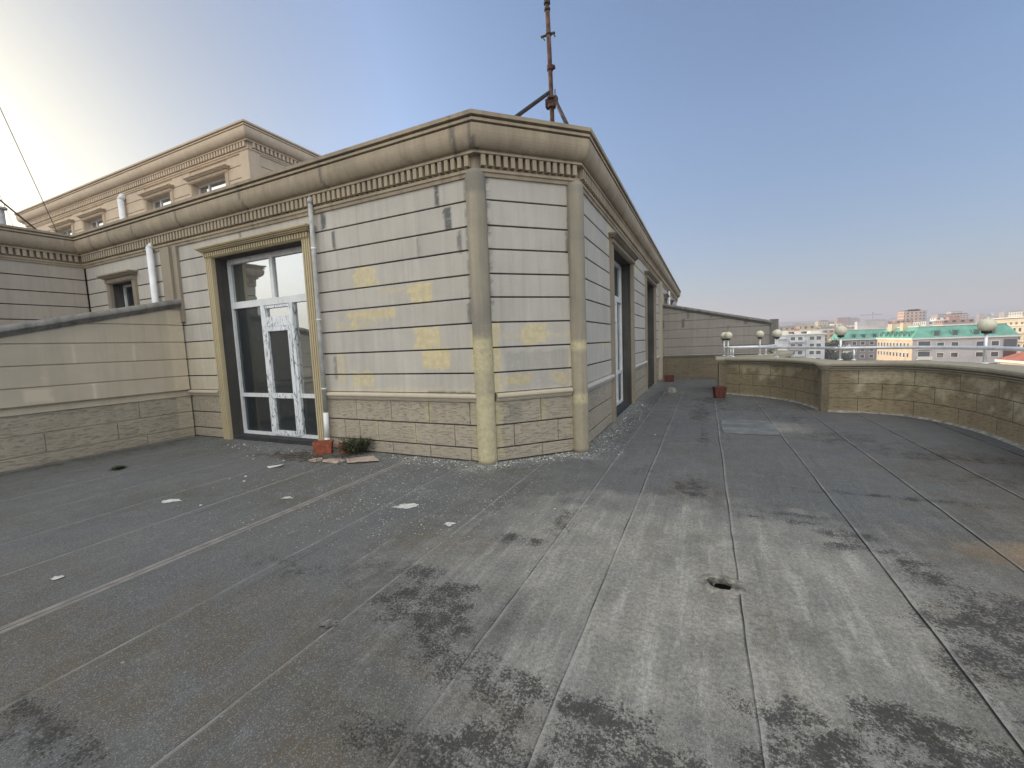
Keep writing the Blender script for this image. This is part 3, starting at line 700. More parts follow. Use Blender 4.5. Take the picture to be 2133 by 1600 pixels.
# D: runs from wall A towards (and past) the camera; its face looks to +X. travel direction must keep outward = right -> go +Y
dwall = thing('partition_wall', 'long beige partition wall at left whose mossy coping slopes down toward the viewer', 'wall', (-9.4, 0, 0))
FD = Fr(-9.4, 4.855, 0, -1); FD.n = (1, 0)
topD = lambda s: max(1.0, 2.755 - .246 * s)
partition(dwall, FD, 12.6, topD, ('panel_warm', 'plinth', 'coping'), maskD, [[.79, 2.9, 5], [1.2, 2.1, 4.5], [.86, 3.6, 6]], res=.04)
fwall = thing('partition_wall', 'grey partition wall across the far end of the terrace, coping sloping down to the right', 'wall', (0, 17.6, 0))
FF = Fr(-1.62, 17.6, 1, 0)
topF = lambda s: 2.98 - .24 * s
fjd = [(-.2, -.12, 2.31, 2.64, 1.), (-1.62, -1.45, 1.98, 2.28, 1.), (-.42, -.30, 1.98, 2.28, 1.), (.9, .95, 2.3, 2.5, .8), (-1.02, -.94, 2.3, 2.55, .9), (.85, .92, 1.32, 1.62, 1.), (2.0, 2.08, 2.0, 2.3, .8), (1.05, 1.15, 1.66, 1.95, .6)]
fjd = [(-.65, -.60, 2.30, 2.6, 1.), (-.85, -.75, 1.99, 2.28, 1.), (-1.62, -1.50, 1.99, 2.28, 1.), (.15, .22, 2.30, 2.6, .8), (.53, .59, 1.33, 1.62, 1.), (1.3, 1.37, 1.99, 2.3, .9), (.72, .77, 1.67, 1.98, .6), (.70, .76, .95, 1.28, .6)]
partition(fwall, FF, 3.75, topF, ('panel_shade', 'plinth_dull', 'coping'), lambda v: [0., rectmask(v[0], v[2], fjd, .015, .03, v), 0., 1.], [[.9, 2.4], [1.5, 3.0], [.6, 2.0]], res=.05)
q = MB(); q.box(2.10, 2.34, 17.55, 17.95, 0, 2.12); q.build('end_post', M['coping'], fwall, colfn=mask0)

# ------------------------------------------------------------------ floor
SE = [-25, -13.2, -12.1, -11.1, -10.1, -9.3, -8.45, -7.5, -6.55, -5.7, -4.85, -3.9, -2.98, -1.97, -1.10, -.61, .20, 1.09, 1.88, 2.65, 3.5, 4.3]
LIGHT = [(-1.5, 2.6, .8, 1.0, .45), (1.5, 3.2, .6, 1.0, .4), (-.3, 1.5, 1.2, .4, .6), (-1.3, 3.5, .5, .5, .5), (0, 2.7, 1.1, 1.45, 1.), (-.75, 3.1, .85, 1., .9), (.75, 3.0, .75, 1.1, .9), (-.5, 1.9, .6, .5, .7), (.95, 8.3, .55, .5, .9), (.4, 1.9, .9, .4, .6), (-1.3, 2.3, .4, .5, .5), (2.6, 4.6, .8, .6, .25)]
MOSS_DARK = [(-9.33, 1.5, .12, 3.2, .7), (-9.1, 3.9, .35, .8, .45), (-1.4, 8.5, .22, 3., .5), (-1.2, 12, .3, 3, .5), (-4, 4.8, 1.6, .06, .5), (.3, 10.5, .9, .9, .4), (-2.6, .62, .5, .1, .6), (-.9, 1.2, .5, .1, .8), (.9, 1.62, .6, .12, .9), (-1.62, 2.0, .30, .22, .9), (-1.9, 2.25, .3, .12, .6), (-1.35, 1.85, .22, .15, .8), (-1.15, 1.62, .2, .12, .6), (-.85, 1.55, .22, .12, .5), (-.80, 1.66, .12, .05, .8), (-.42, 1.62, .22, .10, .9), (-.2, 1.47, .45, .10, 1.), (.1, 1.42, .4, .10, .8), (.38, 1.85, .22, .12, .7), (.55, 1.65, .5, .14, .9), (.75, 2.05, .2, .10, .9), (.95, 1.85, .35, .18, .9), (1.30, 2.62, .28, .12, .9), (1.55, 2.85, .4, .2, .9), (1.5, 3.15, .22, .15, .9), (1.30, 3.45, .15, .2, .7), (1.05, 3.95, .2, .15, .6), (.75, 4.25, .35, .05, .6), (1.7, 2.4, .6, .3, .7), (-.15, 4.75, .22, .3, .6), (-1.4, 3.0, .25, .08, .7), (-1.15, 3.45, .1, .35, .5), (.6, 4.1, .5, .06, .5), (-.6, 5.2, .2, .25, .35), (1.6, 5.0, .7, .07, .6), (-.1, 9.5, .2, 1., .6), (1.5, 9.3, .3, .4, .5), (2.6, 6.8, .7, .3, .5), (1.9, 7.6, .5, .5, .4), (-2.8, 2.0, .6, .1, .35), (-.02, 7.2, .08, .8, .5), (-.55, 1.3, .5, .12, .8), (1.0, 3.7, .3, .08, .6), (.1, 11.5, .5, .5, .7), (-.6, 11, .3, 1.5, .3), (3.0, 5.8, .7, .3, .4)]  # moss clumps; the first entries are dark bands along the wall feet
BROWN = [(-3.4, .9, .9, .35, .8), (-2.6, 1.25, .7, .3, .8), (2.2, 3.2, .8, .5, .8), (2.3, 5.9, .9, .7, .6), (-4.6, 1.2, .8, .4, .5), (-1.3, .95, .5, .25, .9), (1.7, 2.3, .5, .5, .7), (-1.9, 2.75, .45, .25, .9), (-2.9, .8, .6, .35, .9), (-2.3, 1.05, .55, .2, .9), (-.87, 1.42, .25, .12, 1.), (-1.45, 1.25, .2, .2, .7), (2.9, 6.7, .7, .5, .9), (1.8, 3.8, .5, .25, .8), (-.1, 4.7, .3, .3, .8), (1.4, 5.6, .5, .3, .4), (-1.9, .95, .4, .2, .6), (-2.2, 1.6, .3, .3, .5), (1.9, 3.1, .5, .4, .6), (-1.45, 1.55, .3, .1, .6), (1.2, 7.4, .9, .8, .35), (-2.8, 1.5, .5, .3, .6), (.3, 6, .8, .7, .4), (-1.2, 1.1, .4, .2, .6), (2.4, 5.0, .6, .7, .5)]
def blob(x, y, L, wob=.25):
    best = 0.; n1 = None
    for (cx, cy, rx, ry, w) in L:
        if abs(x - cx) > rx * 1.9 or abs(y - cy) > ry * 1.9: continue
        if n1 is None: n1 = nz(x, y, 0, 3.2) * .5 + nz(x, y, 3, 9) * .3
        d = math.hypot((x - cx) / rx, (y - cy) / ry) + n1 * wob * 3
        best = max(best, w * max(0., min(1., (1.5 - d) / 1.1)))
    return best
def floormask(v):
    x, y = v[0], v[1]; a = 0.
    def near(d, R_): return max(0., 1 - d / R_)
    if -5.4 < x < -2.4: a = max(a, .55 * near(4.85 - y, .55) if y < 4.9 else 0)
    if -3.3 < x < -2.2: a = max(a, .9 * near(math.hypot(x + 2.72, y - 4.7), .45))
    dB = (x + 2.66) * .7071 - (y - 4.88) * .7071
    if -2.8 < x < -1.3: a = max(a, .8 * near(dB, .45) if dB > -.05 else 0)
    if x > -1.7 and 5.4 < y < 17: a = max(a, .8 * near(x + 1.64, .6) * (1 if y < 11 else .6))
    a = max(a, .16 * near(math.hypot((x + 3.2) / 2.6, (y - 3.8) / 1.5), 1.) + .04 * (1 if x < -1.8 and y > 2.2 else 0))
    if x < -4.5: a = max(a, .25 * near(4.85 - y, .9))
    a = max(0, a * (1 + .8 * nz(x, y, 1, 4)))
    return [blob(x, y, LIGHT), blob(x, y, MOSS_DARK, .35), blob(x, y, BROWN, .35), min(1, a)]
# outline of the terrace on the right, following the scalloped parapet
LOBE1 = [(.45, 12.92), (.83, 12.62), (1.2, 12.38), (1.52, 12.08), (1.75, 11.75), (1.90, 11.4), (2.03, 10.95), (2.10, 10.6), (2.13, 10.22)]
LOBE2 = [(2.22, 10.16), (2.5, 10.14), (2.82, 10.1), (3.18, 9.98), (3.42, 9.74), (3.58, 9.40), (3.69, 9.0), (3.75, 8.55), (3.76, 8.1), (3.72, 7.5), (3.62, 6.9), (3.45, 6.35), (3.2, 5.95)]
LOBE3 = [(3.2, 5.85), (3.6, 5.6), (3.9, 5.0), (4.0, 4.2), (3.9, 3.2), (3.7, 2.2), (3.7, -8)]
LOBE0 = [(2.22, 17.58), (2.15, 16.4), (2.0, 15.4), (1.7, 14.75), (1.3, 14.3), (.9, 14.05), (.45, 13.92)]
fl = MB()
def wob(x, y): return x + .010 * nz(x, y, 0, .9) + .004 * nz(x, y, 5, 5)
HOLE = (.09, 2.86)
vs = []; fs = []; uvs = []
for i in range(len(SE) - 1):
    a, b2 = SE[i], SE[i + 1]
    fine_ = a >= -5.8 and b2 <= 2.7
    nx = max(1, int((b2 - a) / (.06 if fine_ else .25))); 
    y = -8.; ysl = []
    while y < 17.7:
        ysl.append(y); y += (.05 if 0.6 < y < 5.2 else .12 if y < 9 and y > 0 else .35)
    ysl.append(17.7); ny = len(ysl)
    k0 = len(vs)
    for j, y in enumerate(ysl):
        xa, xb = wob(a, y) + (0), wob(b2, y)
        for q in range(nx + 1):
            t = q / nx; x = xa + (xb - xa) * t
            z = .006 * (1 - t) + .0005 + .0018 * nz(x, y, 0, 1.3)
            # sheet lies on the one to its right
            vs.append((x, y, z)); uvs.append(((xb - xa) * t, (xb - xa) * (1 - t)))
    for j in range(ny - 1):
        for q in range(nx):
            v0 = vs[k0 + j * (nx + 1) + q]
            cx, cy = v0[0] + .03, v0[1] + .025
            if math.hypot((cx - HOLE[0]) / 1.25, cy - HOLE[1]) < .082: continue
            s_ = k0 + j * (nx + 1) + q; fs.append((s_, s_ + 1, s_ + nx + 2, s_ + nx + 1))
fl.add(vs, fs, uvs)
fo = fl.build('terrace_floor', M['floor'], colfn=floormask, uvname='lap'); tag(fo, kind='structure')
sb = MB()
out = LOBE1 + LOBE2 + LOBE3
sb.box(-25, 4.3, -8.2, 28, -.24, -.16); so = sb.build('terrace_slab', M['roof']); tag(so, kind='structure')

# drain hole with torn rim
dr = thing('floor_drain', 'broken round drain hole with a torn curled membrane rim in the terrace floor', 'drain', (HOLE[0], HOLE[1], 0))
q = MB(); vs = []; fs = []; n = 40; rings = [(.070, -.03), (.068, .004), (.073, .018), (.082, .011), (.096, .012), (.112, .0075), (.125, .002)]
for r_, z in rings:
    for k in range(n):
        a = 2 * math.pi * k / n; j = 1 + .28 * nz(math.cos(a) * 2, math.sin(a) * 2, r_ * 3, 1.3)
        zz = z + (.008 * abs(nz(math.cos(a) * 3, math.sin(a) * 3, r_ * 30, 1.6)) if .004 <= z < .02 else 0)
        vs.append((HOLE[0] + r_ * j * math.cos(a) * 1.25, HOLE[1] + r_ * j * math.sin(a), zz))
for i in range(len(rings) - 1):
    for k in range(n): fs.append((i * n + k, i * n + (k + 1) % n, (i + 1) * n + (k + 1) % n, (i + 1) * n + k))
q.add(vs, fs); q.build('torn_rim', M['rim'], dr, True)
q = MB(); q.lathe(HOLE[0], HOLE[1], [(.095, -.012), (.09, -.22), (.001, -.22)], 20); q.build('drain_cup', M['black'], dr)
q = MB()
for k in range(3):
    a = 2.2 + k * .5; r_ = .07
    x, y = HOLE[0] + r_ * math.cos(a), HOLE[1] + r_ * math.sin(a)
    q.tube([(x, y, -.04), (x + random.uniform(-.03, .03), y + random.uniform(-.02, .02), .0), (x + random.uniform(-.05, .05), y + random.uniform(-.03, .03), .022)], [.008, .007, .003], 5)
q.build('torn_flap', M['membrane'], dr)

# ------------------------------------------------------------------ parapet
par = thing('parapet', 'low scalloped block parapet with moulded coping curving along the right of the terrace', 'wall', (2.2, 10.2, 0))
def resample(P, step):
    out = [P[0]]
    # Catmull-Rom
    n = len(P)
    for i in range(n - 1):
        p0 = P[max(i - 1, 0)]; p1 = P[i]; p2 = P[i + 1]; p3 = P[min(i + 2, n - 1)]
        k = max(1, int(math.hypot(p2[0] - p1[0], p2[1] - p1[1]) / step))
        for j in range(1, k + 1):
            t = j / k; f = lambda a, b_, c, d: .5 * ((2 * b_) + (-a + c) * t + (2 * a - 5 * b_ + 4 * c - d) * t * t + (-a + 3 * b_ - 3 * c + d) * t ** 3)
            out.append((f(p0[0], p1[0], p2[0], p3[0]), f(p0[1], p1[1], p2[1], p3[1])))
    return out
PY_ = [(.95, 12.35, .5), ]
def maskPar(v):
    n1 = nz(v[0], v[1], v[2] * 1.3, 2.6) + .5 * nz(v[0], v[1], v[2], 8)
    t = max(0., (v[2] - .45) / .4); y = max(0., min(1., (n1 + t * .46 - .30) / .05)) if v[2] > .35 else 0.
    base = max(0, min(.8, (.04 - v[2]) / .03)) if v[2] < .05 else 0.
    return [y * .9, max(0, min(.6, (nz(v[0], v[1], v[2], 4) - .45) / .1)) if v[2] > .3 else 0, base, 1.]
TH = .38
def wallseg(P, bulge):
    """P = inner face line going away from +Y toward the camera; inner side is to the right (towards -X)"""
    P = resample(P, .10)
    w = MB(); prof = [(0, z) for z in [0.0, .03, .1, .2, .3, .38, .46, .54, .62, .7, .78, .855]] + [(-TH, .855), (-TH, -.2)]
    sweep(w, P, prof, caps=True); w.build('block_wall', M['course'], par, colfn=maskPar)
    cp = MB(); prof = [(-.01, .835), (.030, .838), (.030, .858), (.012, .862), (.012, .874), (.058, .878), (.062, .900), (.036, .905), (.036, .917), (.095, .924), (.105, .955), (.098, .985), (.06, 1.0), (-TH / 2, 1.006), (-TH - .05, .996), (-TH - .06, .90), (-TH - .01, .88)]
    sweep(cp, P, prof); cp.build('coping', M['pcop'], par, colfn=mask0)
M['pcop'] = stone('parapet_coping_stone', (.47, .42, .32), (.33, .30, .23), streak=.4, grain=.5)
for L in (LOBE0, LOBE1, LOBE2, LOBE3): wallseg(L, 0)
# back and left edge outside the view
q = MB(); q.box(-25, 4.1, -8.5, -8.1, -.2, 1.0); q.build('block_wall', M['plinth'], par, colfn=mask0)
# piers at the inward points
q = MB(); q.box(.33, .55, 12.86, 13.98, 0, .853); q.box(.52, 1.1, 13.0, 13.85, 0, .85); q.build('end_pier', M['plinth_dull'], par, colfn=mask0)
q = MB(); sweep(q, [(.60, 13.98), (.33, 13.98), (.33, 12.86), (.60, 12.86)][::-1][::-1], [(-.3, .85), (.014, .853), (.018, .872), (.034, .876), (.038, .896), (.056, .902), (.058, .920), (.078, .928), (.085, .955), (.078, .985), (.05, 1.0), (-.3, 1.008)]); q.build('coping', M['pcop'], par, colfn=mask0)
q = MB(); q.lathe(2.17, 10.21, [(.001, 0), (.085, 0), (.085, .853), (.001, .853)], 8); q.build('pilaster', M['plinth_dull'], par, colfn=mask0)
q = MB(); q.lathe(2.17, 10.21, [(.08, .85), (.10, .853), (.105, .872), (.12, .876), (.124, .896), (.14, .902), (.145, .92), (.165, .93), (.17, .955), (.16, .985), (.13, 1.003), (.001, 1.008)], 24); q.build('coping', M['pcop'], par, colfn=mask0)
# mortar fillet where membrane meets the parapet
q = MB()
for L in (LOBE1, LOBE2):
    sweep(q, resample(L, .1), [(-.02, .035), (.012, .03), (.035, .014), (.055, .001)])
q.build('mortar_fillet', simple('mortar_fillet', (.30, .29, .265), .9, var=.3, vs=14), par)

# handrail on posts: one thing per lobe, lamps are things of their own
def offset(P, d):
    out = []
    for i, p in enumerate(P):
        a = P[max(i - 1, 0)]; b_ = P[min(i + 1, len(P) - 1)]; t = Vector((b_[0] - a[0], b_[1] - a[1])).normalized(); out.append((p[0] + t.y * d, p[1] - t.x * d))
    return out
RZ = 1.245
def handrail(label, path, posts, z=RZ):
    r_ = thing('handrail', label, 'railing', (path[0][0], path[0][1], 1.0), 'steel handrails on the scalloped parapet')
    q = MB(); q.tube([(x, y, z) for x, y in resample(path, .12)], .031, 12); q.build('rail', M['steel'], r_, True)
    for (x, y) in posts:
        q = MB(); q.tube([(x, y, .995), (x, y, z - .02)], .018, 10); q.lathe(x, y, [(.045, .996), (.045, 1.012), (.019, 1.016)], 14); q.build('post', M['steel'], r_, True)
handrail('long steel handrail on the nearer bay of the parapet at the right', [(2.50, 10.82), (2.9, 10.62), (3.35, 10.28), (3.72, 9.78), (3.95, 9.2), (4.02, 8.6), (3.97, 8.0), (3.9, 7.2), (3.75, 6.6)], [(2.75, 10.7), (3.90, 7.55)])
handrail('short steel handrail on the middle bay, ending beside the dark red pot', [(.56, 13.42), (.95, 13.2), (1.30, 12.92), (1.62, 12.62), (1.95, 12.2), (2.2, 11.7), (2.38, 11.2), (2.50, 10.82)], [(.70, 13.32)])
handrail('farthest steel handrail curving back to the sloping partition wall', [(.50, 14.15), (.95, 14.15), (1.42, 14.25), (1.75, 14.7), (1.98, 15.5), (2.15, 16.5)], [(.68, 14.15), (1.62, 14.45)])
def lamp(x, y, label):
    t = thing('globe_lamp', label, 'lamp', (x, y, 1.0), 'globe lamps on the parapet')
    q = MB(); q.tube([(x, y, .998), (x, y, 1.48)], .021, 12); q.lathe(x, y, [(.05, .996), (.05, 1.012), (.022, 1.017)], 16); q.build('pole', M['pvc'] if y > 11 else M['steel'], t, True)
    q = MB(); q.lathe(x, y, [(.021, 1.465), (.055, 1.475), (.062, 1.50), (.055, 1.515), (.02, 1.515)], 18); q.build('collar', M['black'], t, True)
    q = MB(); prof = [(.001, 1.498)] + [(.108 * math.sin(a), 1.603 - .105 * math.cos(a)) for a in [math.pi * k / 16 for k in range(1, 16)]] + [(.001, 1.708)]
    q.lathe(x, y, prof, 28); q.build('globe', M['globe'], t, True)
lamp(4.02, 9.17, 'white globe lamp nearest the right edge, in front of the long green mansard roof')
lamp(2.56, 10.86, 'white globe lamp at the point where the two parapet bays meet')
lamp(1.66, 12.66, 'white globe lamp on the middle bay in front of the end of the sloping partition')
lamp(2.02, 15.70, 'far globe lamp half hidden behind the one by the end of the sloping partition')
lamp(1.44, 14.22, 'small globe lamp standing alone in front of the grey partition wall')
lamp(.58, 13.50, 'globe lamp above the dark red pot, nearer one of the overlapping pair')
lamp(.50, 14.15, 'globe lamp above the dark red pot, farther one of the overlapping pair')

# ------------------------------------------------------------------ pipes, mast, cables
def pipe(label, pts, rad, mats, elbows=()):
    t = thing('drain_pipe', label, 'pipe', pts[0], 'white downpipes')
    q = MB(); q.tube(pts, rad, 14); q.build('tube', M[mats], t, True); return t
t = pipe('grey and white downpipe beside the yellow door surround', [(-5.55, 4.80, 3.90), (-5.555, 4.80, 3.0), (-5.575, 4.80, 2.0), (-5.59, 4.80, .62)], .036, 'pipe_grey')
q = MB(); q.tube([(-5.55, 4.92, 3.965), (-5.55, 4.84, 3.965), (-5.55, 4.805, 3.945), (-5.55, 4.80, 3.88)], [.042, .042, .044, .042], 14); q.build('elbow', M['pipe_grey'], t, True)
q = MB(); q.tube([(-5.59, 4.80, .62), (-5.60, 4.80, .17)], .040, 14); q.tube([(-5.60, 4.80, .20), (-5.60, 4.79, .13), (-5.65, 4.75, .09), (-5.74, 4.68, .085)], [.046, .046, .046, .044], 14); q.build('shoe', M['pvc'], t, True)
for z in (3.2, 2.1, 1.0): q = MB(); q.lathe(-5.555 - (3.2 - z) * .012, 4.80, [(.037, z), (.041, z + .004), (.041, z + .02), (.037, z + .024)], 14); q.build('clamp', M['steel'], t)
t = pipe('white downpipe between the small window and the pilaster behind the left partition', [(-10.13, 4.79, 3.82), (-10.13, 4.79, .3)], .058, 'pvc')
q = MB(); q.tube([(-10.13, 4.92, 3.85), (-10.13, 4.84, 3.87), (-10.13, 4.79, 3.80)], [.062, .064, .062], 14); q.build('elbow', M['pvc'], t, True)
t = pipe('white downpipe on the beige upper block', [(-18.05, 7.88, 7.05), (-18.05, 7.88, 4.3)], .09, 'pvc')
q = MB(); q.tube([(-18.05, 8.05, 7.12), (-18.05, 7.93, 7.14), (-18.05, 7.88, 7.0)], [.1, .1, .1], 14); q.build('elbow', M['pvc'], t, True)
t = pipe('thin white downpipe high on the receding wall above the far partition', [(-1.55, 20.9, 3.75), (-1.55, 20.9, 1.0)], .05, 'pvc')
t = thing('vent_pipe', 'grey vent pipe with a flat cap on the roof at the left edge', 'vent', (-14.0, 3.95, 4.2))
q = MB(); q.lathe(-14.06, 3.95, [(.07, 4.2), (.07, 4.98), (.001, 4.98)], 16); q.build('tube', M['pipe_grey'], t, True)
q = MB(); q.lathe(-14.06, 3.95, [(.001, 5.0), (.12, 5.0), (.12, 5.04), (.001, 5.06)], 16); q.build('cap', M['pipe_grey'], t)

mast = thing('rusty_mast', 'rusty scaffold pole mast with clamps and two braces on the roof corner', 'mast', (-2.52, 7.5, 4.2))
q = MB(); q.tube([(-2.485, 7.5, 4.22), (-2.50, 7.5, 5.9), (-2.525, 7.5, 7.35)], .040, 16); q.build('pole', M['rust'], mast, True)
q = MB(); q.tube([(-2.525, 7.5, 7.3), (-2.53, 7.5, 7.52)], .034, 12); q.tube([(-2.50, 7.47, 7.46), (-2.50, 7.47, 7.60)], .012, 8); q.lathe(-2.53, 7.5, [(.045, 7.36), (.055, 7.37), (.055, 7.40), (.045, 7.41)], 12); q.lathe(-2.53, 7.5, [(.03, 7.46), (.058, 7.47), (.058, 7.52), (.03, 7.53)], 12); q.build('top_fitting', M['blacksteel'], mast)
for z in (6.42, 5.86):
    q = MB(); q.lathe(-2.508, 7.5, [(.041, z - .045), (.056, z - .04), (.056, z + .04), (.041, z + .045)], 14); q.box(-2.47, -2.42, 7.47, 7.53, z - .03, z + .02); q.build('coupler', M['rust'], mast)
q = MB(); q.lathe(-2.515, 7.5, [(.041, 6.96), (.058, 6.965), (.058, 6.985), (.041, 6.99)], 14); q.box(-2.66, -2.56, 7.485, 7.515, 6.96, 6.985); q.tube([(-2.64, 7.5, 6.97), (-2.59, 7.5, 6.90)], .010, 6); q.tube([(-2.44, 7.5, 6.99), (-2.40, 7.5, 6.90)], .012, 6); q.box(-2.47, -2.40, 7.485, 7.515, 6.955, 6.98); q.build('bracket', M['blacksteel'], mast)
q = MB(); zc = 5.86
q.lathe(-2.50, 7.5, [(.041, zc - .12), (.075, zc - .11), (.075, zc - .06), (.05, zc - .05), (.05, zc + .02), (.085, zc + .03), (.085, zc + .06), (.041, zc + .07)], 12)
q.box(-2.60, -2.53, 7.45, 7.55, zc - .10, zc + .04); q.box(-2.46, -2.39, 7.46, 7.54, zc - .08, zc + .06); q.tube([(-2.42, 7.47, zc + .02), (-2.42, 7.47, zc + .17)], .010, 6); q.build('clamp', M['rust'], mast)
e1 = Vector((-2.56, 7.5, 6.06)); d1 = Vector((-3.62, 7.42, 5.94)) - e1
q = MB(); q.tube([e1, e1 + Vector((-1.13, -.45, -.42 - .0))], .001, 4)  # placeholder core of the joint
q = MB(); q.tube([(-2.54, 7.5, 6.02), (-3.15, 6.25, 4.9), (-3.48, 5.58, 4.30)], .034, 14); q.build('brace', M['blacksteel'], mast, True)
q = MB(); q.tube([(-2.44, 7.52, 5.88), (-1.98, 6.95, 4.93), (-1.73, 6.64, 4.42)], .033, 14); q.build('brace', M['blacksteel'], mast, True)

def cable(label, pts, r_):
    q = MB(); q.tube(pts, r_, 6); o = q.build('overhead_cable', M['cable'], loc=pts[-1]); tag(o, label, 'cable', 'overhead cables at left')
def sag(a, b_, s, n=12):
    a = Vector(a); b_ = Vector(b_); return [tuple(a.lerp(b_, t / n) - Vector((0, 0, s * 4 * (t / n) * (1 - t / n)))) for t in range(n + 1)]
cable('long thin cable dropping across the pale sky to the beige upper block', sag((-14, 3.0, 11.8), (-14.0, 4.86, 4.45), 0), .008)
cable('faint thin cable ending near the left edge above the low roof', sag((-14, 3.2, 8.9), (-14.0, 4.15, 4.45), 0), .005)
cable('thick black cable running down to the roof edge at the far left', sag((-14.2, 2.2, 7.2), (-14.0, 4.62, 4.5), .03), .018)

# ------------------------------------------------------------------ things lying on the terrace
def planter(name, label, cx, cy, w, d, h, rot, mat, taper=1., cat='planter', group=None, soil=True):
    t = thing(name, label, cat, (cx, cy, .006), group)
    ca, sa = math.cos(rot), math.sin(rot)
    def P(x, y, z): return (cx + x * ca - y * sa, cy + x * sa + y * ca, z)
    q = MB(); rings = []
    for (sx, z) in ((taper, .008), (1 * .5 + taper * .5, h * .5), (1, h - .03), (1.05, h - .03), (1.05, h), (.90, h), (.88, h - .04)):
        rings.append([P(w / 2 * sx * a, d / 2 * sx * b_, z) for a, b_ in ((-1, -1), (1, -1), (1, 1), (-1, 1))])
    vs = [v for r_ in rings for v in r_]; fs = [(0, 1, 2, 3)[::-1]]
    for i in range(len(rings) - 1):
        for k in range(4): fs.append((i * 4 + k, i * 4 + (k + 1) % 4, (i + 1) * 4 + (k + 1) % 4, (i + 1) * 4 + k))
    q.add(vs, fs); q.build('box', M[mat], t)
    if soil:
        q = MB(); q.add([P(w / 2 * .89 * a, d / 2 * .89 * b_, h - .035) for a, b_ in ((-1, -1), (1, -1), (1, 1), (-1, 1))], [(0, 1, 2, 3)]); q.build('soil', M['soil'], t)
    return t
planter('planter', 'larger terracotta planter box touching the door threshold and downpipe', -5.47, 4.60, .27, .17, .20, .65, 'terracotta', .93)
planter('planter', 'smaller terracotta planter box with dark weeds against the plinth', -5.13, 4.73, .20, .15, .16, .75, 'terracotta', .92)
planter('plant_pot', 'dark red square pot at the end pier of the curved parapet', .32, 11.95, .27, .27, .30, .25, 'maroon', .82, 'pot')
planter('plant_pot', 'dark red box at the foot of the far partition by the building', -1.22, 16.3, .34, .26, .24, .1, 'maroon', .95, 'pot')
t = MB(); t.hexa([(-1.0, 13.0, .008), (-.82, 12.93, .008), (-.78, 13.12, .008), (-.97, 13.18, .008), (-.99, 13.02, .17), (-.85, 12.95, .16), (-.81, 13.11, .13), (-.97, 13.16, .15)])
tag(t.build('stone_block', M['concrete'], loc=(-.9, 13.05, 0)), 'small pale broken stone block on the floor near the second doorway', 'block')
# weeds
def weeds(name, label, cx, cy, n, R_, H, spread, cat='weed', zb=.01):
    t = thing(name, label, cat, (cx, cy, 0))
    lv = MB(); st = MB()
    for i in range(n):
        a = random.uniform(0, 6.28); r0 = random.uniform(0, R_); x, y = cx + r0 * math.cos(a), cy + r0 * math.sin(a)
        hh = H * random.uniform(.4, 1.); lean = random.uniform(.2, 1) * spread; b_ = a + random.uniform(-.8, .8)
        tip = (x + lean * math.cos(b_), y + lean * math.sin(b_), zb + hh * random.uniform(.3, 1.))
        midp = (x + lean * .4 * math.cos(b_), y + lean * .4 * math.sin(b_), zb + hh * .8)
        st.tube([(x, y, zb), midp, tip], [.003, .0025, .0015], 4, False)
        for k in range(7):
            u = .25 + .75 * k / 6; p0 = Vector((x, y, zb)).lerp(Vector(midp), min(1, u * 2)) if u < .5 else Vector(midp).lerp(Vector(tip), u * 2 - 1)
            c = random.uniform(0, 6.28); L = random.uniform(.025, .06); w_ = L * .3
            dv = Vector((math.cos(c), math.sin(c), random.uniform(-.4, .6))).normalized() * L; sd = Vector((-math.sin(c), math.cos(c), random.uniform(-.3, .3))) * w_
            lv.add([p0, p0 + dv * .5 + sd, p0 + dv, p0 + dv * .5 - sd], [(0, 1, 2, 3)])
    st.build('stem', M['twig'], t); lv.build('foliage', M['leaf'], t)
weeds('weed_plant', 'dark leafy weeds sprawling from the smaller terracotta planter along the plinth', -4.93, 4.76, 150, .17, .26, .20, 'plant', .03)
weeds('weed_plant', 'tiny flat green weed clump growing alone on the floor near the left partition wall', -7.85, 3.0, 30, .05, .03, .07, 'plant')
q = MB(); P = [(.27, 7.62), (.60, 7.55), (1.06, 7.60), (1.10, 8.2), (1.05, 8.72), (.66, 8.80), (.29, 8.74), (.25, 8.1)]; n = len(P)
q.add([(.66, 8.15, .021)] + [(a, b_, .019) for a, b_ in P] + [(a, b_, .006) for a, b_ in P], [(0, i + 1, (i + 1) % n + 1) for i in range(n)] + [(i + 1, n + 1 + i, n + 1 + (i + 1) % n, (i + 1) % n + 1) for i in range(n)])
tag(q.build('repair_patch', M['patch'], loc=(.66, 8.15, 0)), 'smooth grey repair patch glued over the roofing felt near the curved parapet', 'patch')
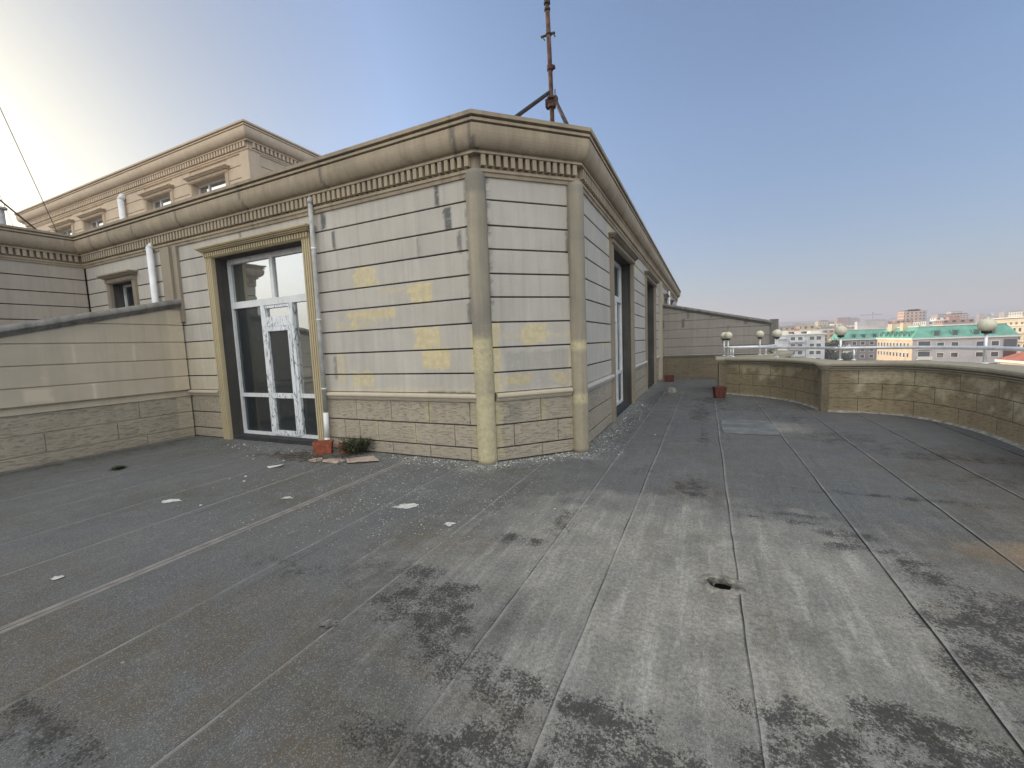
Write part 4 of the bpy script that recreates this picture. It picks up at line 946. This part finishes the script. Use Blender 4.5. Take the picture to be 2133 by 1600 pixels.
# twigs
q = MB()
for i in range(210):
    a = random.gauss(0, 1); x = -5.55 + .40 * a; y = 4.35 + .16 * random.gauss(0, 1)
    if y > 4.72: y = 4.66
    L = random.uniform(.05, .22); b_ = random.uniform(0, 6.28)
    q.tube([(x, y, .012), (x + L * .5 * math.cos(b_), y + L * .5 * math.sin(b_), .012 + random.uniform(0, .03)), (x + L * math.cos(b_ + .4), y + L * math.sin(b_ + .4), .012)], [.0028, .0025, .0015], 4, False)
tag(q.build('dry_twigs', M['twig'], loc=(-5.5, 4.3, 0)), 'scatter of dry twigs and dead stems around the planters', 'twigs', kind='stuff')
def flat(name, label, cat, pts, mat, z=.014, th=.006, curl=.01, group=None):
    cx = sum(p[0] for p in pts) / len(pts); cy = sum(p[1] for p in pts) / len(pts); n = len(pts)
    q = MB(); vs = [(cx, cy, z + th)] + [(x, y, z + th + curl * nz(x, y, 2, 3)) for x, y in pts] + [(x, y, z + curl * nz(x, y, 2, 3)) for x, y in pts]
    fs = [(0, i + 1, (i + 1) % n + 1) for i in range(n)] + [(i + 1, n + 1 + i, n + 1 + (i + 1) % n, (i + 1) % n + 1) for i in range(n)] + [tuple(range(2 * n, n, -1))]
    q.add(vs, fs); o = q.build(name, M[mat], loc=(cx, cy, 0)); tag(o, label, cat, group)
def irregular(cx, cy, rx, ry, rot, n=18, w=.3, seed=0):
    out = []
    for k in range(n):
        a = 2 * math.pi * k / n; r_ = 1 + w * nz(math.cos(a) + seed, math.sin(a), seed, 1.7) * 2
        x, y = rx * r_ * math.cos(a), ry * r_ * math.sin(a); out.append((cx + x * math.cos(rot) - y * math.sin(rot), cy + x * math.sin(rot) + y * math.cos(rot)))
    return out
flat('board_piece', 'largest flat pinkish board piece lying in front of the weeds', 'board', [(-4.86, 4.47), (-4.60, 4.24), (-4.22, 4.47), (-4.50, 4.66)], 'board', .012, .010, .03)
flat('board_piece', 'cracked pinkish board piece in front of the terracotta planters', 'board', [(-5.13, 4.30), (-5.02, 4.18), (-4.78, 4.22), (-4.76, 4.36), (-4.92, 4.42)], 'board', .016, .008, .03)
flat('board_piece', 'small pinkish board shard left of the cracked piece', 'board', [(-5.38, 4.22), (-5.16, 4.14), (-5.10, 4.27), (-5.24, 4.36)], 'board', .012, .008, .03)
flat('paper_scrap', 'curled white scrap on the floor left of the board pieces', 'scrap', [(-5.72, 3.80), (-5.55, 3.74), (-5.43, 3.83), (-5.46, 3.90), (-5.62, 3.84)], 'plaster', .014, .005, .05)
for (x, y, rx, ry, rot, sd, lab) in ((-2.77, 3.25, .11, .065, .5, 1, 'largest pale paint blot on the floor in front of the cut corner'), (-2.09, 3.04, .05, .035, 0, 2, 'small round pale paint blot right of the largest blot'), (-5.43, 2.48, .11, .05, .3, 3, 'flat pale blot on the floor in the left foreground, below the door'), (-4.37, 1.24, .04, .028, .7, 4, 'small white chip at the far left foreground beside the pinkish strip'), (-2.0, 1.63, .05, .04, .4, 5, 'pale grey smear in the foreground between two seams'), (-4.2, 3.0, .07, .03, .2, 6, 'thin pale chip beside the pinkish strip')):
    q = MB(); P = irregular(x, y, rx, ry, rot, 26, .35, sd); n = len(P)
    q.add([(x, y, .0125)] + [(a, b_, .0105) for a, b_ in P], [(0, i + 1, (i + 1) % n + 1) for i in range(n)])
    tag(q.build('paint_blot', M['plaster'] if sd != 5 else M['membrane'], loc=(x, y, 0)), lab, 'stain')
# plaster crumbs along the wall foot
q = MB()
def crumb(x, y, s):
    a = random.uniform(0, 6.28); n = random.choice((4, 5, 6)); vs = []
    for z, k in ((.006, 1.), (.006 + s * .5, .75)):
        for i in range(n): 
            b_ = a + 6.28 * i / n; r_ = s * k * random.uniform(.7, 1.2); vs.append((x + r_ * math.cos(b_), y + r_ * math.sin(b_), z))
    q.add(vs, [tuple(range(n, 2 * n))] + [(i, (i + 1) % n, n + (i + 1) % n, n + i) for i in range(n)])
for i in range(700):
    u = random.random()
    if u < .25: x = random.uniform(-4.3, -2.5); y = 4.84 - abs(random.gauss(0, .16))
    elif u < .5: 
        s = random.uniform(0, 1.45); d = abs(random.gauss(0, .14)) + .02; x = -2.66 + .7071 * (s + d); y = 4.88 + .7071 * (s - d)
    elif u < .85: x = -1.60 + abs(random.gauss(0, .22)); y = random.uniform(5.7, 10.5)
    elif u < .95: x = random.uniform(-7.9, -5.6); y = 4.75 - abs(random.gauss(0, .35))
    else: x = random.uniform(-6, -1); y = random.uniform(2.5, 5)
    if y > 4.84 and x < -2.7: continue
    crumb(x, y, random.choice((.004, .006, .008, .010, .015)) * random.uniform(.7, 1.2))
tag(q.build('plaster_crumbs', M['plaster'], loc=(-2.6, 4.8, 0)), 'white plaster crumbs scattered along the foot of the walls', 'debris', kind='stuff')

# ------------------------------------------------------------------ city
def gz(x, y):
    d = math.hypot(x, y)
    t = max(0., min(1., (d - 350) / 2600)); t = t * t * (3 - 2 * t)
    t2 = max(0., min(1., (d - 3000) / 2500))
    return -28 + 78 * t * (1 + .18 * math.sin(math.atan2(x, y) * 9)) + 10 * mn.noise(Vector((x * .002, y * .002, 0))) * min(1, d / 900) - 40 * t2
q = MB(); vs = []; fs = []; NA, NR = 48, 40
for i in range(NR + 1):
    d = 8 * (6000 / 8) ** (i / NR)
    for k in range(NA):
        a = 2 * math.pi * k / NA; x, y = d * math.sin(a), d * math.cos(a); vs.append((x, y, gz(x, y)))
for i in range(NR):
    for k in range(NA): fs.append((i * NA + k, i * NA + (k + 1) % NA, (i + 1) * NA + (k + 1) % NA, (i + 1) * NA + k))
fs.append(tuple(range(NA))[::-1])
q.add(vs, fs); tag(q.build('ground', M['ground'], smooth=True), kind='structure')

def win(F, s, z, w_, h_, par_, framed=True, mat='farglass'):
    q = MB(); fr_rect(q, F, s - w_ / 2 - .12, s + w_ / 2 + .12, z - .12, z + h_ + .12, .10, .17, .12)
    o = q.build('window', M['w_trim'] if framed else M['w_brown'], par_)
    g_ = MB(); fbox(g_, F, s - w_ / 2, s + w_ / 2, z, z + h_, -.01, .03); g_.build('pane', M[mat], o)
def block(name, label, x0, x1, y0, y1, ztop, wall, rows, colsY, colsX, wh=1.5, ww=1.5, floor_h=3., roof=None, roof_h=3.4, framed=True, wallX=None, cat='building', z0=-28):
    t = thing(name, label, cat, ((x0 + x1) / 2, (y0 + y1) / 2, z0))
    q = MB(); q.box(x0, x1, y0, y1, z0, ztop); q.build('wall', M[wall], t)
    if wallX: q = MB(); q.box(x0 - .15, x0 - .01, y0 - .15, y1, z0, ztop); q.build('sunlit_tone_slab', M[wallX], t)  # thin slab that gives the sun side its own lit tone
    q = MB(); e = .5; q.box(x0 - e, x1 + e, y0 - e, y1 + e, ztop + .01, ztop + .5); q.build('cornice', M['w_trim'], t)
    FY = Fr(x0, y0, 1, 0); FX = Fr(x0 - (.16 if wallX else 0), y1, 0, -1); FX.n = (-1, 0)
    for r in range(rows):
        z = ztop - floor_h * (r + 1) + .75
        for c in colsY: win(FY, c, z, ww, wh, t, framed)
        for c in colsX: win(FX, c, z, ww * .8, wh, t, framed)
    if roof:
        q = MB(); a, b_, zt = .2, 2.0, ztop + .51; zb = zt + roof_h
        v = [(x0 - a, y0 - a, zt), (x1 + a, y0 - a, zt), (x1 + a, y1 + a, zt), (x0 - a, y1 + a, zt), (x0 + b_, y0 + b_, zb), (x1 - b_, y0 + b_, zb), (x1 - b_, y1 - b_, zb), (x0 + b_, y1 - b_, zb)]
        q.hexa(v); ro = q.build('roof', M[roof], t)
        q = MB(); q.box(x0 + b_ - .2, x1 - b_ + .2, y0 + b_ - .2, y1 - b_ + .2, zb + .01, zb + .25); q.build('ridge_trim', M['w_trim'], ro)
    return t, FY, FX
def dormer(F, s, z, par_, w_=1.7, mat='green_roof'):
    q = MB(); fbox(q, F, s - w_ / 2, s + w_ / 2, z, z + 1.75, -2.1, -.15); fbox(q, F, s - w_ / 2 - .2, s + w_ / 2 + .2, z + 1.76, z + 1.95, -2.1, .05); o = q.build('dormer', M[mat], par_)
    g_ = MB(); fbox(g_, F, s - w_ / 2 + .25, s + w_ / 2 - .25, z + .2, z + 1.5, -.14, -.10); g_.build('pane', M['farglass'], o)
# long apartment house with green mansard roof
t, FY, FX = block('apartment_building', 'long apartment building with turquoise green mansard roof behind the nearest lamp', 61.6, 86, 180, 211, -2.2, 'w_lilac_shade', 5, (6.8, 10.2, 16.0, 19.4), [2 + 2.9 * i for i in range(10)], 1.5, 1.7, 3.35, 'green_roof', 3.6, wallX='w_sunlit')
for s in (5.8, 10.2, 15.2, 18.6): dormer(FY, s, -1.3, t)
for s in (3, 8, 12, 16, 20, 24, 28): dormer(FX, s, -1.3, t, 1.5)
q = MB()
for r in range(5):
    z = -2.2 - 3.35 * (r + 1) + .1; fbox(q, FY, 1.0, 4.6, z, z + .2, 0, 1.2); fbox(q, FY, 1.0, 4.6, z + .2, z + 1.1, 1.1, 1.2)
    fbox(q, FY, 1.1, 4.5, z + 1.2, z + 2.9, .005, .03)
q.build('balcony', M['w_trim'], t)
for r in range(5):
    z = -2.2 - 3.35 * (r + 1) + .1; q = MB(); fbox(q, FY, 1.4, 4.3, z + .25, z + 2.6, .04, .08); q.build('loggia', M['farglass'], t)
    q = MB(); fbox(q, FY, 21.3, 24.0, z + .3, z + 2.6, .05, .3); q.build('balcony', M['balc'] if r % 2 else M['farglass'], t)
MB().box(62, 64.6, 199, 203, .8, 3.4).build('stair_head', M['w_yellow'], t); MB().box(62.2, 64.4, 190, 192.6, .8, 3.6).build('stair_head', M['w_yellow'], t)
q = MB(); q.box(72, 84, 188, 196, 1.7, 2.3); q.box(69, 76, 186, 188, 1.7, 2.0); q.build('roof_plant', M['w_trim'], t)
t, FY, FX = block('apartment_building', 'brown-grey apartment building with green roof and white window frames behind the middle lamp', 57.5, 76, 244, 262, -2.9, 'w_brown', 5, (5.2, 8.3, 11.6, 15.0), (3, 7, 11, 15), 1.5, 1.5, 3.0, 'green_roof', 4.2, wallX='w_sunlit')
for s in (5, 8.6, 12.5): dormer(FY, s, -2.0, t)
q = MB()
for r in range(5): z = -2.9 - 3 * (r + 1) + .1; fbox(q, FY, 1.0, 3.6, z, z + .9, 0, 1.1)
q.build('balcony', M['w_trim'], t)
q = MB(); q.box(66, 76, 248, 256, 1.6, 5.6); q.box(64.6, 66, 248, 252, 1.6, 5.6); q.build('stair_head', M['w_lilac_shade'], t)
t, FY, FX = block('apartment_building', 'pale grey-white modern building with balconies beside the end of the sloping partition', 28, 46, 218, 236, .6, 'w_white', 6, (6.5, 9.2, 13.4, 15.8), (), 1.6, 1.7, 3.1, None)
q = MB(); q.box(26.5, 31.5, 211, 217.9, -28, -4.1); q.build('annex', M['w_trim'], t)
q = MB()
for r in range(5): z = .6 - 3.1 * (r + 1); fbox(q, FY, 5.2, 10.8, z, z + .9, 0, 1.5)
fbox(q, FY, .2, 4.2, -.9, -.5, -.1, 1.6); fbox(q, FY, 4.4, 4.7, -28, .4, 0, .6); fbox(q, FY, 11.4, 11.7, -28, .4, 0, .6)
q.build('balcony', M['w_white'], t)
q = MB(); q.box(29, 33, 219, 224, 1.1, 2.4); q.box(36, 38, 221, 224, 1.1, 2.0); q.box(41, 45, 219, 226, 1.1, 2.0); q.build('roof_plant', M['w_trim'], t)
t, FY, FX = block('apartment_building', 'yellow sunlit apartment building with rows of balconies at the right edge', 108, 124, 218, 246, .9, 'w_yellow', 5, (3, 7, 11), [2 + 3.1 * i for i in range(9)], 1.6, 1.9, 3.1, None)
q = MB()
for r in range(5): z = .9 - 3.1 * (r + 1) + .1; fbox(q, FX, .5, 27.5, z, z + .85, 0, 1.1)
q.build('balcony', M['w_yellow'], t)
q = MB(); q.box(108.5, 122, 219, 244, 1.41, 3.9); q.build('attic', M['f_cream'], t)
q = MB(); q.box(107.4, 124.6, 217.4, 246.6, 3.91, 4.3); q.build('roof', M['w_trim'], t)
# red-roofed house
t = thing('red_roofed_house', 'house with a red tiled roof and cream eaves at the right edge below the rail', 'house', (77, 160, -28))
q = MB(); q.box(76.9, 92, 154, 168, -28, -9.0); q.build('wall', M['w_yellow'], t)
q = MB(); q.box(76.1, 93.3, 153.2, 168.8, -8.99, -8.3); q.build('eaves', M['w_trim'], t)
q = MB(); q.hexa([(76.3, 153.4, -8.28), (93.1, 153.4, -8.28), (93.1, 168.6, -8.28), (76.3, 168.6, -8.28), (80, 160.5, -5.2), (89.5, 160.5, -5.2), (89.5, 161.5, -5.2), (80, 161.5, -5.2)]); q.build('roof', M['red_roof'], t)
q = MB(); q.box(77.6, 79.5, 153.1, 153.3, -10.5, -9.0); q.build('gable', M['w_trim'], t)

# trees between the houses
def tree(label, x, y, h, R_, zg=-28, n=1500):
    t = thing('dense_tree', label, 'tree', (x, y, zg), 'dark trees between the far buildings')
    q = MB(); q.tube([(x, y, zg), (x + .3, y, zg + h * .5), (x, y, zg + h * .8)], [.5, .35, .15], 8)
    for k in range(5):
        a = k * 1.25; q.tube([(x, y, zg + h * .45), (x + R_ * .6 * math.cos(a), y + R_ * .6 * math.sin(a), zg + h * .75)], [.2, .06], 5)
    q.build('trunk', M['bark'], t)
    q = MB(); cl = [(x + random.gauss(0, R_ * .45), y + random.gauss(0, R_ * .45), zg + h * random.uniform(.45, .92), R_ * random.uniform(.25, .5)) for _ in range(16)]
    for i in range(n):
        c = random.choice(cl); d = Vector((random.gauss(0, 1), random.gauss(0, 1), random.gauss(0, .8))).normalized() * c[3] * random.uniform(.6, 1.05)
        p0 = Vector(c[:3]) + d; s = random.uniform(.25, .55); u = Vector((random.gauss(0, 1), random.gauss(0, 1), random.gauss(0, 1))).normalized(); w_ = u.orthogonal().normalized() * s * .6
        q.add([p0, p0 + u * s + w_, p0 + u * s * 2, p0 + u * s - w_], [(0, 1, 2, 3)])
    q.build('crown', M['tree'], t)
for i, (x, y, h, r_, lab) in enumerate(((49.5, 229, 29, 4.5, 'tall dark tree just right of the pale grey-white building'), (53.0, 236, 28, 4.5, 'dark tree between the white building and the sunlit peach corner of the brown-grey building'), (51.5, 216, 22, 4.5, 'lower dark tree in front of the gap right of the white building'), (88.5, 196, 18, 3.2, 'tree squeezed between the long green-roofed building and the red-roofed house'), (91, 190, 16, 3.5, 'low tree left of the red roof at the right edge'))):
    tree(lab, x, y, h, r_)

# landmark blocks farther off
def far_block(name, label, x0, x1, y0, y1, ztop, mat, extra=None, cap='grey_roof', cat='building'):
    zg = gz(x0, y0) - 3
    t = thing(name, label, cat, ((x0 + x1) / 2, (y0 + y1) / 2, zg))
    q = MB(); q.box(x0, x1, y0, y1, zg, ztop); q.build('wall', M[mat], t)
    q = MB(); q.box(x0 + 1, x1 - 1, y0 + 1, y1 - 1, ztop + .01, ztop + 1.6); q.build('roof', M[cap], t)
    for e in extra or []:
        q = MB(); q.box(*e[0]); q.build(e[1], M[e[2]], t)
far_block('tower_block', 'tall cream tower block standing alone above the green roofs', 181, 195, 552, 568, 18.5, 'f_pink', [((184, 193, 553, 560, 18.51, 20.6), 'lift_tower', 'f_grey'), ((195.01, 199, 553, 566, -28, 19), 'side_tower', 'f_grey')])
far_block('tower_block', 'beige tower block seen between the partition end and the middle lamp', 146, 159, 734, 752, 16.5, 'f_cream', [((159.01, 166, 737, 752, -10, 15.5), 'side_tower', 'f_tan')])
far_block('tower_block', 'red and pink tower block behind the middle lamp', 200, 219, 872, 890, 22.5, 'f_red', [((219.01, 229, 876, 890, -5, 23), 'side_tower', 'f_grey')])
far_block('tower_block', 'slim pale pink tower right of the middle lamp', 241, 251, 947, 960, 21.7, 'f_pink')
far_block('low_building', 'low building with orange roof behind the pale grey-white building', 49, 62, 312, 330, 2.2, 'f_grey', [((46, 64, 310, 331, 2.21, 3.0), 'eaves', 'w_trim'), ((53, 61, 312, 324, 3.01, 5.4), 'attic', 'f_tan')], 'red_roof')
far_block('low_building', 'small white building left of the middle lamp', 87, 97, 430, 445, 4, 'f_white')
far_block('low_building', 'long pink and cream block on the rise behind the nearest lamp', 303, 336, 810, 830, 18.5, 'f_pink', [((318, 330, 811, 826, 18.51, 23), 'attic', 'f_cream')])
far_block('low_building', 'grey flat-roofed building beside the lone cream tower', 139, 149, 398, 415, 3.8, 'f_grey')
far_block('low_building', 'white terraced building above the yellow apartment building', 250, 285, 520, 540, 12, 'f_white')
far_block('low_building', 'grey low building just above the orange roof', 62, 82, 500, 520, 7, 'f_grey')
# crane
cr = thing('tower_crane', 'faint tower crane on the skyline right of the middle lamp', 'crane', (300, 1060, -10))
q = MB(); q.box(299.2, 300.8, 1059.2, 1060.8, -10, 33); q.build('mast', M['f_grey'], cr)
q = MB(); q.box(280, 315, 1059.4, 1060.6, 30.5, 31.8); q.box(298.8, 301.2, 1059, 1061, 33.01, 37); q.build('jib', M['f_grey'], cr)
# rows of far blocks over the hillside
protos = {}
for k in ('f_cream', 'f_pink', 'f_grey', 'f_white', 'f_red', 'f_tan'):
    q = MB(); q.box(-.5, .5, -.5, .5, 0, 1); q.box(-.2, .15, -.2, .2, 1.0001, 1.06); protos[k] = q
desc = dict(f_cream='cream', f_pink='pink', f_grey='grey', f_white='white', f_red='brick red', f_tan='tan')
me = {}
cnt = 0
keep = [(181, 199, 552), (146, 166, 734), (200, 229, 872)]
random.seed(21)
first = {}
while cnt < 270:
    az = R2(random.uniform(5.5, 31)); d = 300 * (2900 / 300) ** random.random() if cnt > 60 else random.uniform(280, 700)
    x, y = d * math.sin(az), d * math.cos(az)
    if d < 330 and (x < 60 or x > 105): continue
    k = random.choice(('f_cream', 'f_cream', 'f_pink', 'f_grey', 'f_grey', 'f_white', 'f_white', 'f_red', 'f_tan'))
    w_ = random.uniform(10, 34); dp = random.uniform(10, 20); g0 = gz(x, y)
    h_ = random.uniform(9, 20) if random.random() < .8 else random.uniform(22, 38)
    # keep below the skyline that the photograph shows
    lim = 1.6 + d * .0185 * (1 if d > 1200 else .55)
    if g0 + h_ > lim: h_ = lim - g0
    if h_ < 6: continue
    if k not in first:
        o = protos[k].build('city_block', M[k]); first[k] = o
    else:
        o = first[k].copy(); C.objects.link(o)
    o.location = (x, y, g0 - 2); o.scale = (w_, dp, h_ + 2); o.rotation_euler = (0, 0, random.choice((0, 0, .15, -.12)))
    tag(o, 'small %s block of flats among many on the hazy far hillside' % desc[k], 'building', 'distant %s blocks of flats on the hillside' % desc[k])
    cnt += 1
# far tree belts
q = MB()
for i in range(5000):
    az = R2(random.uniform(4, 32)); d = random.uniform(230, 900); x, y = d * math.sin(az), d * math.cos(az)
    if mn.noise(Vector((x * .02, y * .02, 0))) < .05: continue
    z = gz(x, y) + random.uniform(0, 7); p0 = Vector((x, y, z)); s = random.uniform(1, 2.4); u = Vector((random.gauss(0, 1), random.gauss(0, 1), random.gauss(0, 1))).normalized(); w_ = u.orthogonal().normalized() * s
    q.add([p0 - u * s, p0 + w_, p0 + u * s, p0 - w_], [(0, 1, 2, 3)])
tag(q.build('far_greenery', M['tree']), 'dull green belts of far shrubs between the city blocks', 'greenery', kind='stuff')

# haze
hz = MB(); hz.box(-1500, 2600, -1200, 4200, -75, 140)
m = bpy.data.materials.new('haze_air'); m.use_nodes = True; nt = m.node_tree; nt.nodes.clear()
out_ = nt.nodes.new('ShaderNodeOutputMaterial'); pv = nt.nodes.new('ShaderNodeVolumePrincipled')
pv.inputs['Color'].default_value = (.83, .82, .91, 1); pv.inputs['Density'].default_value = .0006; pv.inputs['Anisotropy'].default_value = .2
nt.links.new(pv.outputs[0], out_.inputs['Volume'])
tag(hz.build('haze', m), 'pale even haze lying over the city', 'haze', kind='stuff')

# ------------------------------------------------------------------ light
SUN_AZ, SUN_EL = -84., 15.    # degrees from +Y, clockwise positive
sd = Vector((math.sin(R2(SUN_AZ)) * math.cos(R2(SUN_EL)), math.cos(R2(SUN_AZ)) * math.cos(R2(SUN_EL)), math.sin(R2(SUN_EL))))
w = bpy.data.worlds.new('World'); sc.world = w; w.use_nodes = True
nt = w.node_tree; nt.nodes.clear(); out_ = nt.nodes.new('ShaderNodeOutputWorld'); bg = nt.nodes.new('ShaderNodeBackground')
sky = nt.nodes.new('ShaderNodeTexSky'); sky.sky_type = 'NISHITA'; sky.sun_disc = False
sky.sun_elevation = R2(SUN_EL); sky.sun_rotation = R2(SUN_AZ); sky.altitude = 60; sky.air_density = 1.0; sky.dust_density = 1.6; sky.ozone_density = 3.0
g = G(nt)
# added unseen bright lobe overhead and behind the viewer, fills the terrace
dv = g.node('ShaderNodeTexCoord').outputs['Generated']
dp = g.node('ShaderNodeVectorMath', operation='DOT_PRODUCT'); g.put(dp.inputs[0], dv)
dp.inputs[1].default_value = Vector((.26, -.62, .74)).normalized()
lobe = g.m('POWER', g.m('MAXIMUM', dp.outputs['Value'], 0.), 3.)
lobe = g.m('MULTIPLY', lobe, g.ramp(g.noise(g.scale(dv, 2, 1, 3), 1.5, 5), .3, .7, .7, 1.3))
fill_tint = g.mix(1., (.965, .915, .768), (1, 1, 1), 'MULTIPLY')
vm = g.node('ShaderNodeVectorMath', operation='SCALE'); g.put(vm.inputs[0], fill_tint); g.put(vm.inputs['Scale'], g.m('MULTIPLY', lobe, 13.))
dq = g.node('ShaderNodeVectorMath', operation='DOT_PRODUCT'); g.put(dq.inputs[0], dv); dq.inputs[1].default_value = Vector((-.86, -.45, .25)).normalized()
gl_ = g.node('ShaderNodeVectorMath', operation='SCALE'); gl_.inputs[0].default_value = (1., .93, .76); g.put(gl_.inputs['Scale'], g.m('MULTIPLY', g.m('POWER', g.m('MAXIMUM', dq.outputs['Value'], 0.), 7.), 8.))  # added glow lobe outside the view, brightens wall A and the glass
v0 = g.node('ShaderNodeVectorMath', operation='ADD'); g.put(v0.inputs[0], vm.outputs[0]); g.put(v0.inputs[1], gl_.outputs[0]); vm = v0
va = g.node('ShaderNodeVectorMath', operation='ADD'); el = g.sep(dv)[2]
ds = g.node('ShaderNodeVectorMath', operation='DOT_PRODUCT'); g.put(ds.inputs[0], dv); ds.inputs[1].default_value = sd
tint = g.mix(g.ramp(el, .0, .40), (.66, .635, .69), (1., .985, 1.))      # dusty lilac layer low over the town
tint = g.mix(g.ramp(ds.outputs['Value'], .72, .97), tint, (.36, .36, .315))     # sky toned down round the low sun
sk = g.mix(1., sky.outputs[0], tint, 'MULTIPLY'); g.put(va.inputs[0], sk); g.put(va.inputs[1], vm.outputs[0])
nt.links.new(va.outputs[0], bg.inputs[0]); bg.inputs[1].default_value = .12; nt.links.new(bg.outputs[0], out_.inputs[0])
ld = bpy.data.lights.new('sun', 'SUN'); ld.energy = 3.0; ld.angle = R2(.5); ld.color = (1, .86, .68)
lo = bpy.data.objects.new('sun', ld); C.objects.link(lo)
lo.rotation_euler = sd.to_track_quat('Z', 'Y').to_euler()
sc.view_settings.view_transform = 'Standard'; sc.view_settings.look = 'None'; sc.view_settings.gamma = 1; sc.view_settings.exposure = .87

# ------------------------------------------------------------------ camera
cd = bpy.data.cameras.new('camera'); cam = bpy.data.objects.new('camera', cd); C.objects.link(cam); sc.camera = cam
cd.sensor_fit = 'HORIZONTAL'; cd.sensor_width = 36.; cd.lens = 870 / 2133 * 36; cd.clip_end = 20000; cd.clip_start = .05
from mathutils import Matrix
rt = Vector((.9072, .4191, -.0401)); fw = Vector((-.4206, .9023, -.0946)); upv = rt.cross(fw).normalized(); fw.normalize(); rt = fw.cross(upv).normalized()
cam.matrix_world = Matrix(((rt.x, upv.x, -fw.x, 0), (rt.y, upv.y, -fw.y, 0), (rt.z, upv.z, -fw.z, 1.6), (0, 0, 0, 1)))
try: sc.cycles.volume_bounces = 0; sc.cycles.max_bounces = 6
except Exception: pass
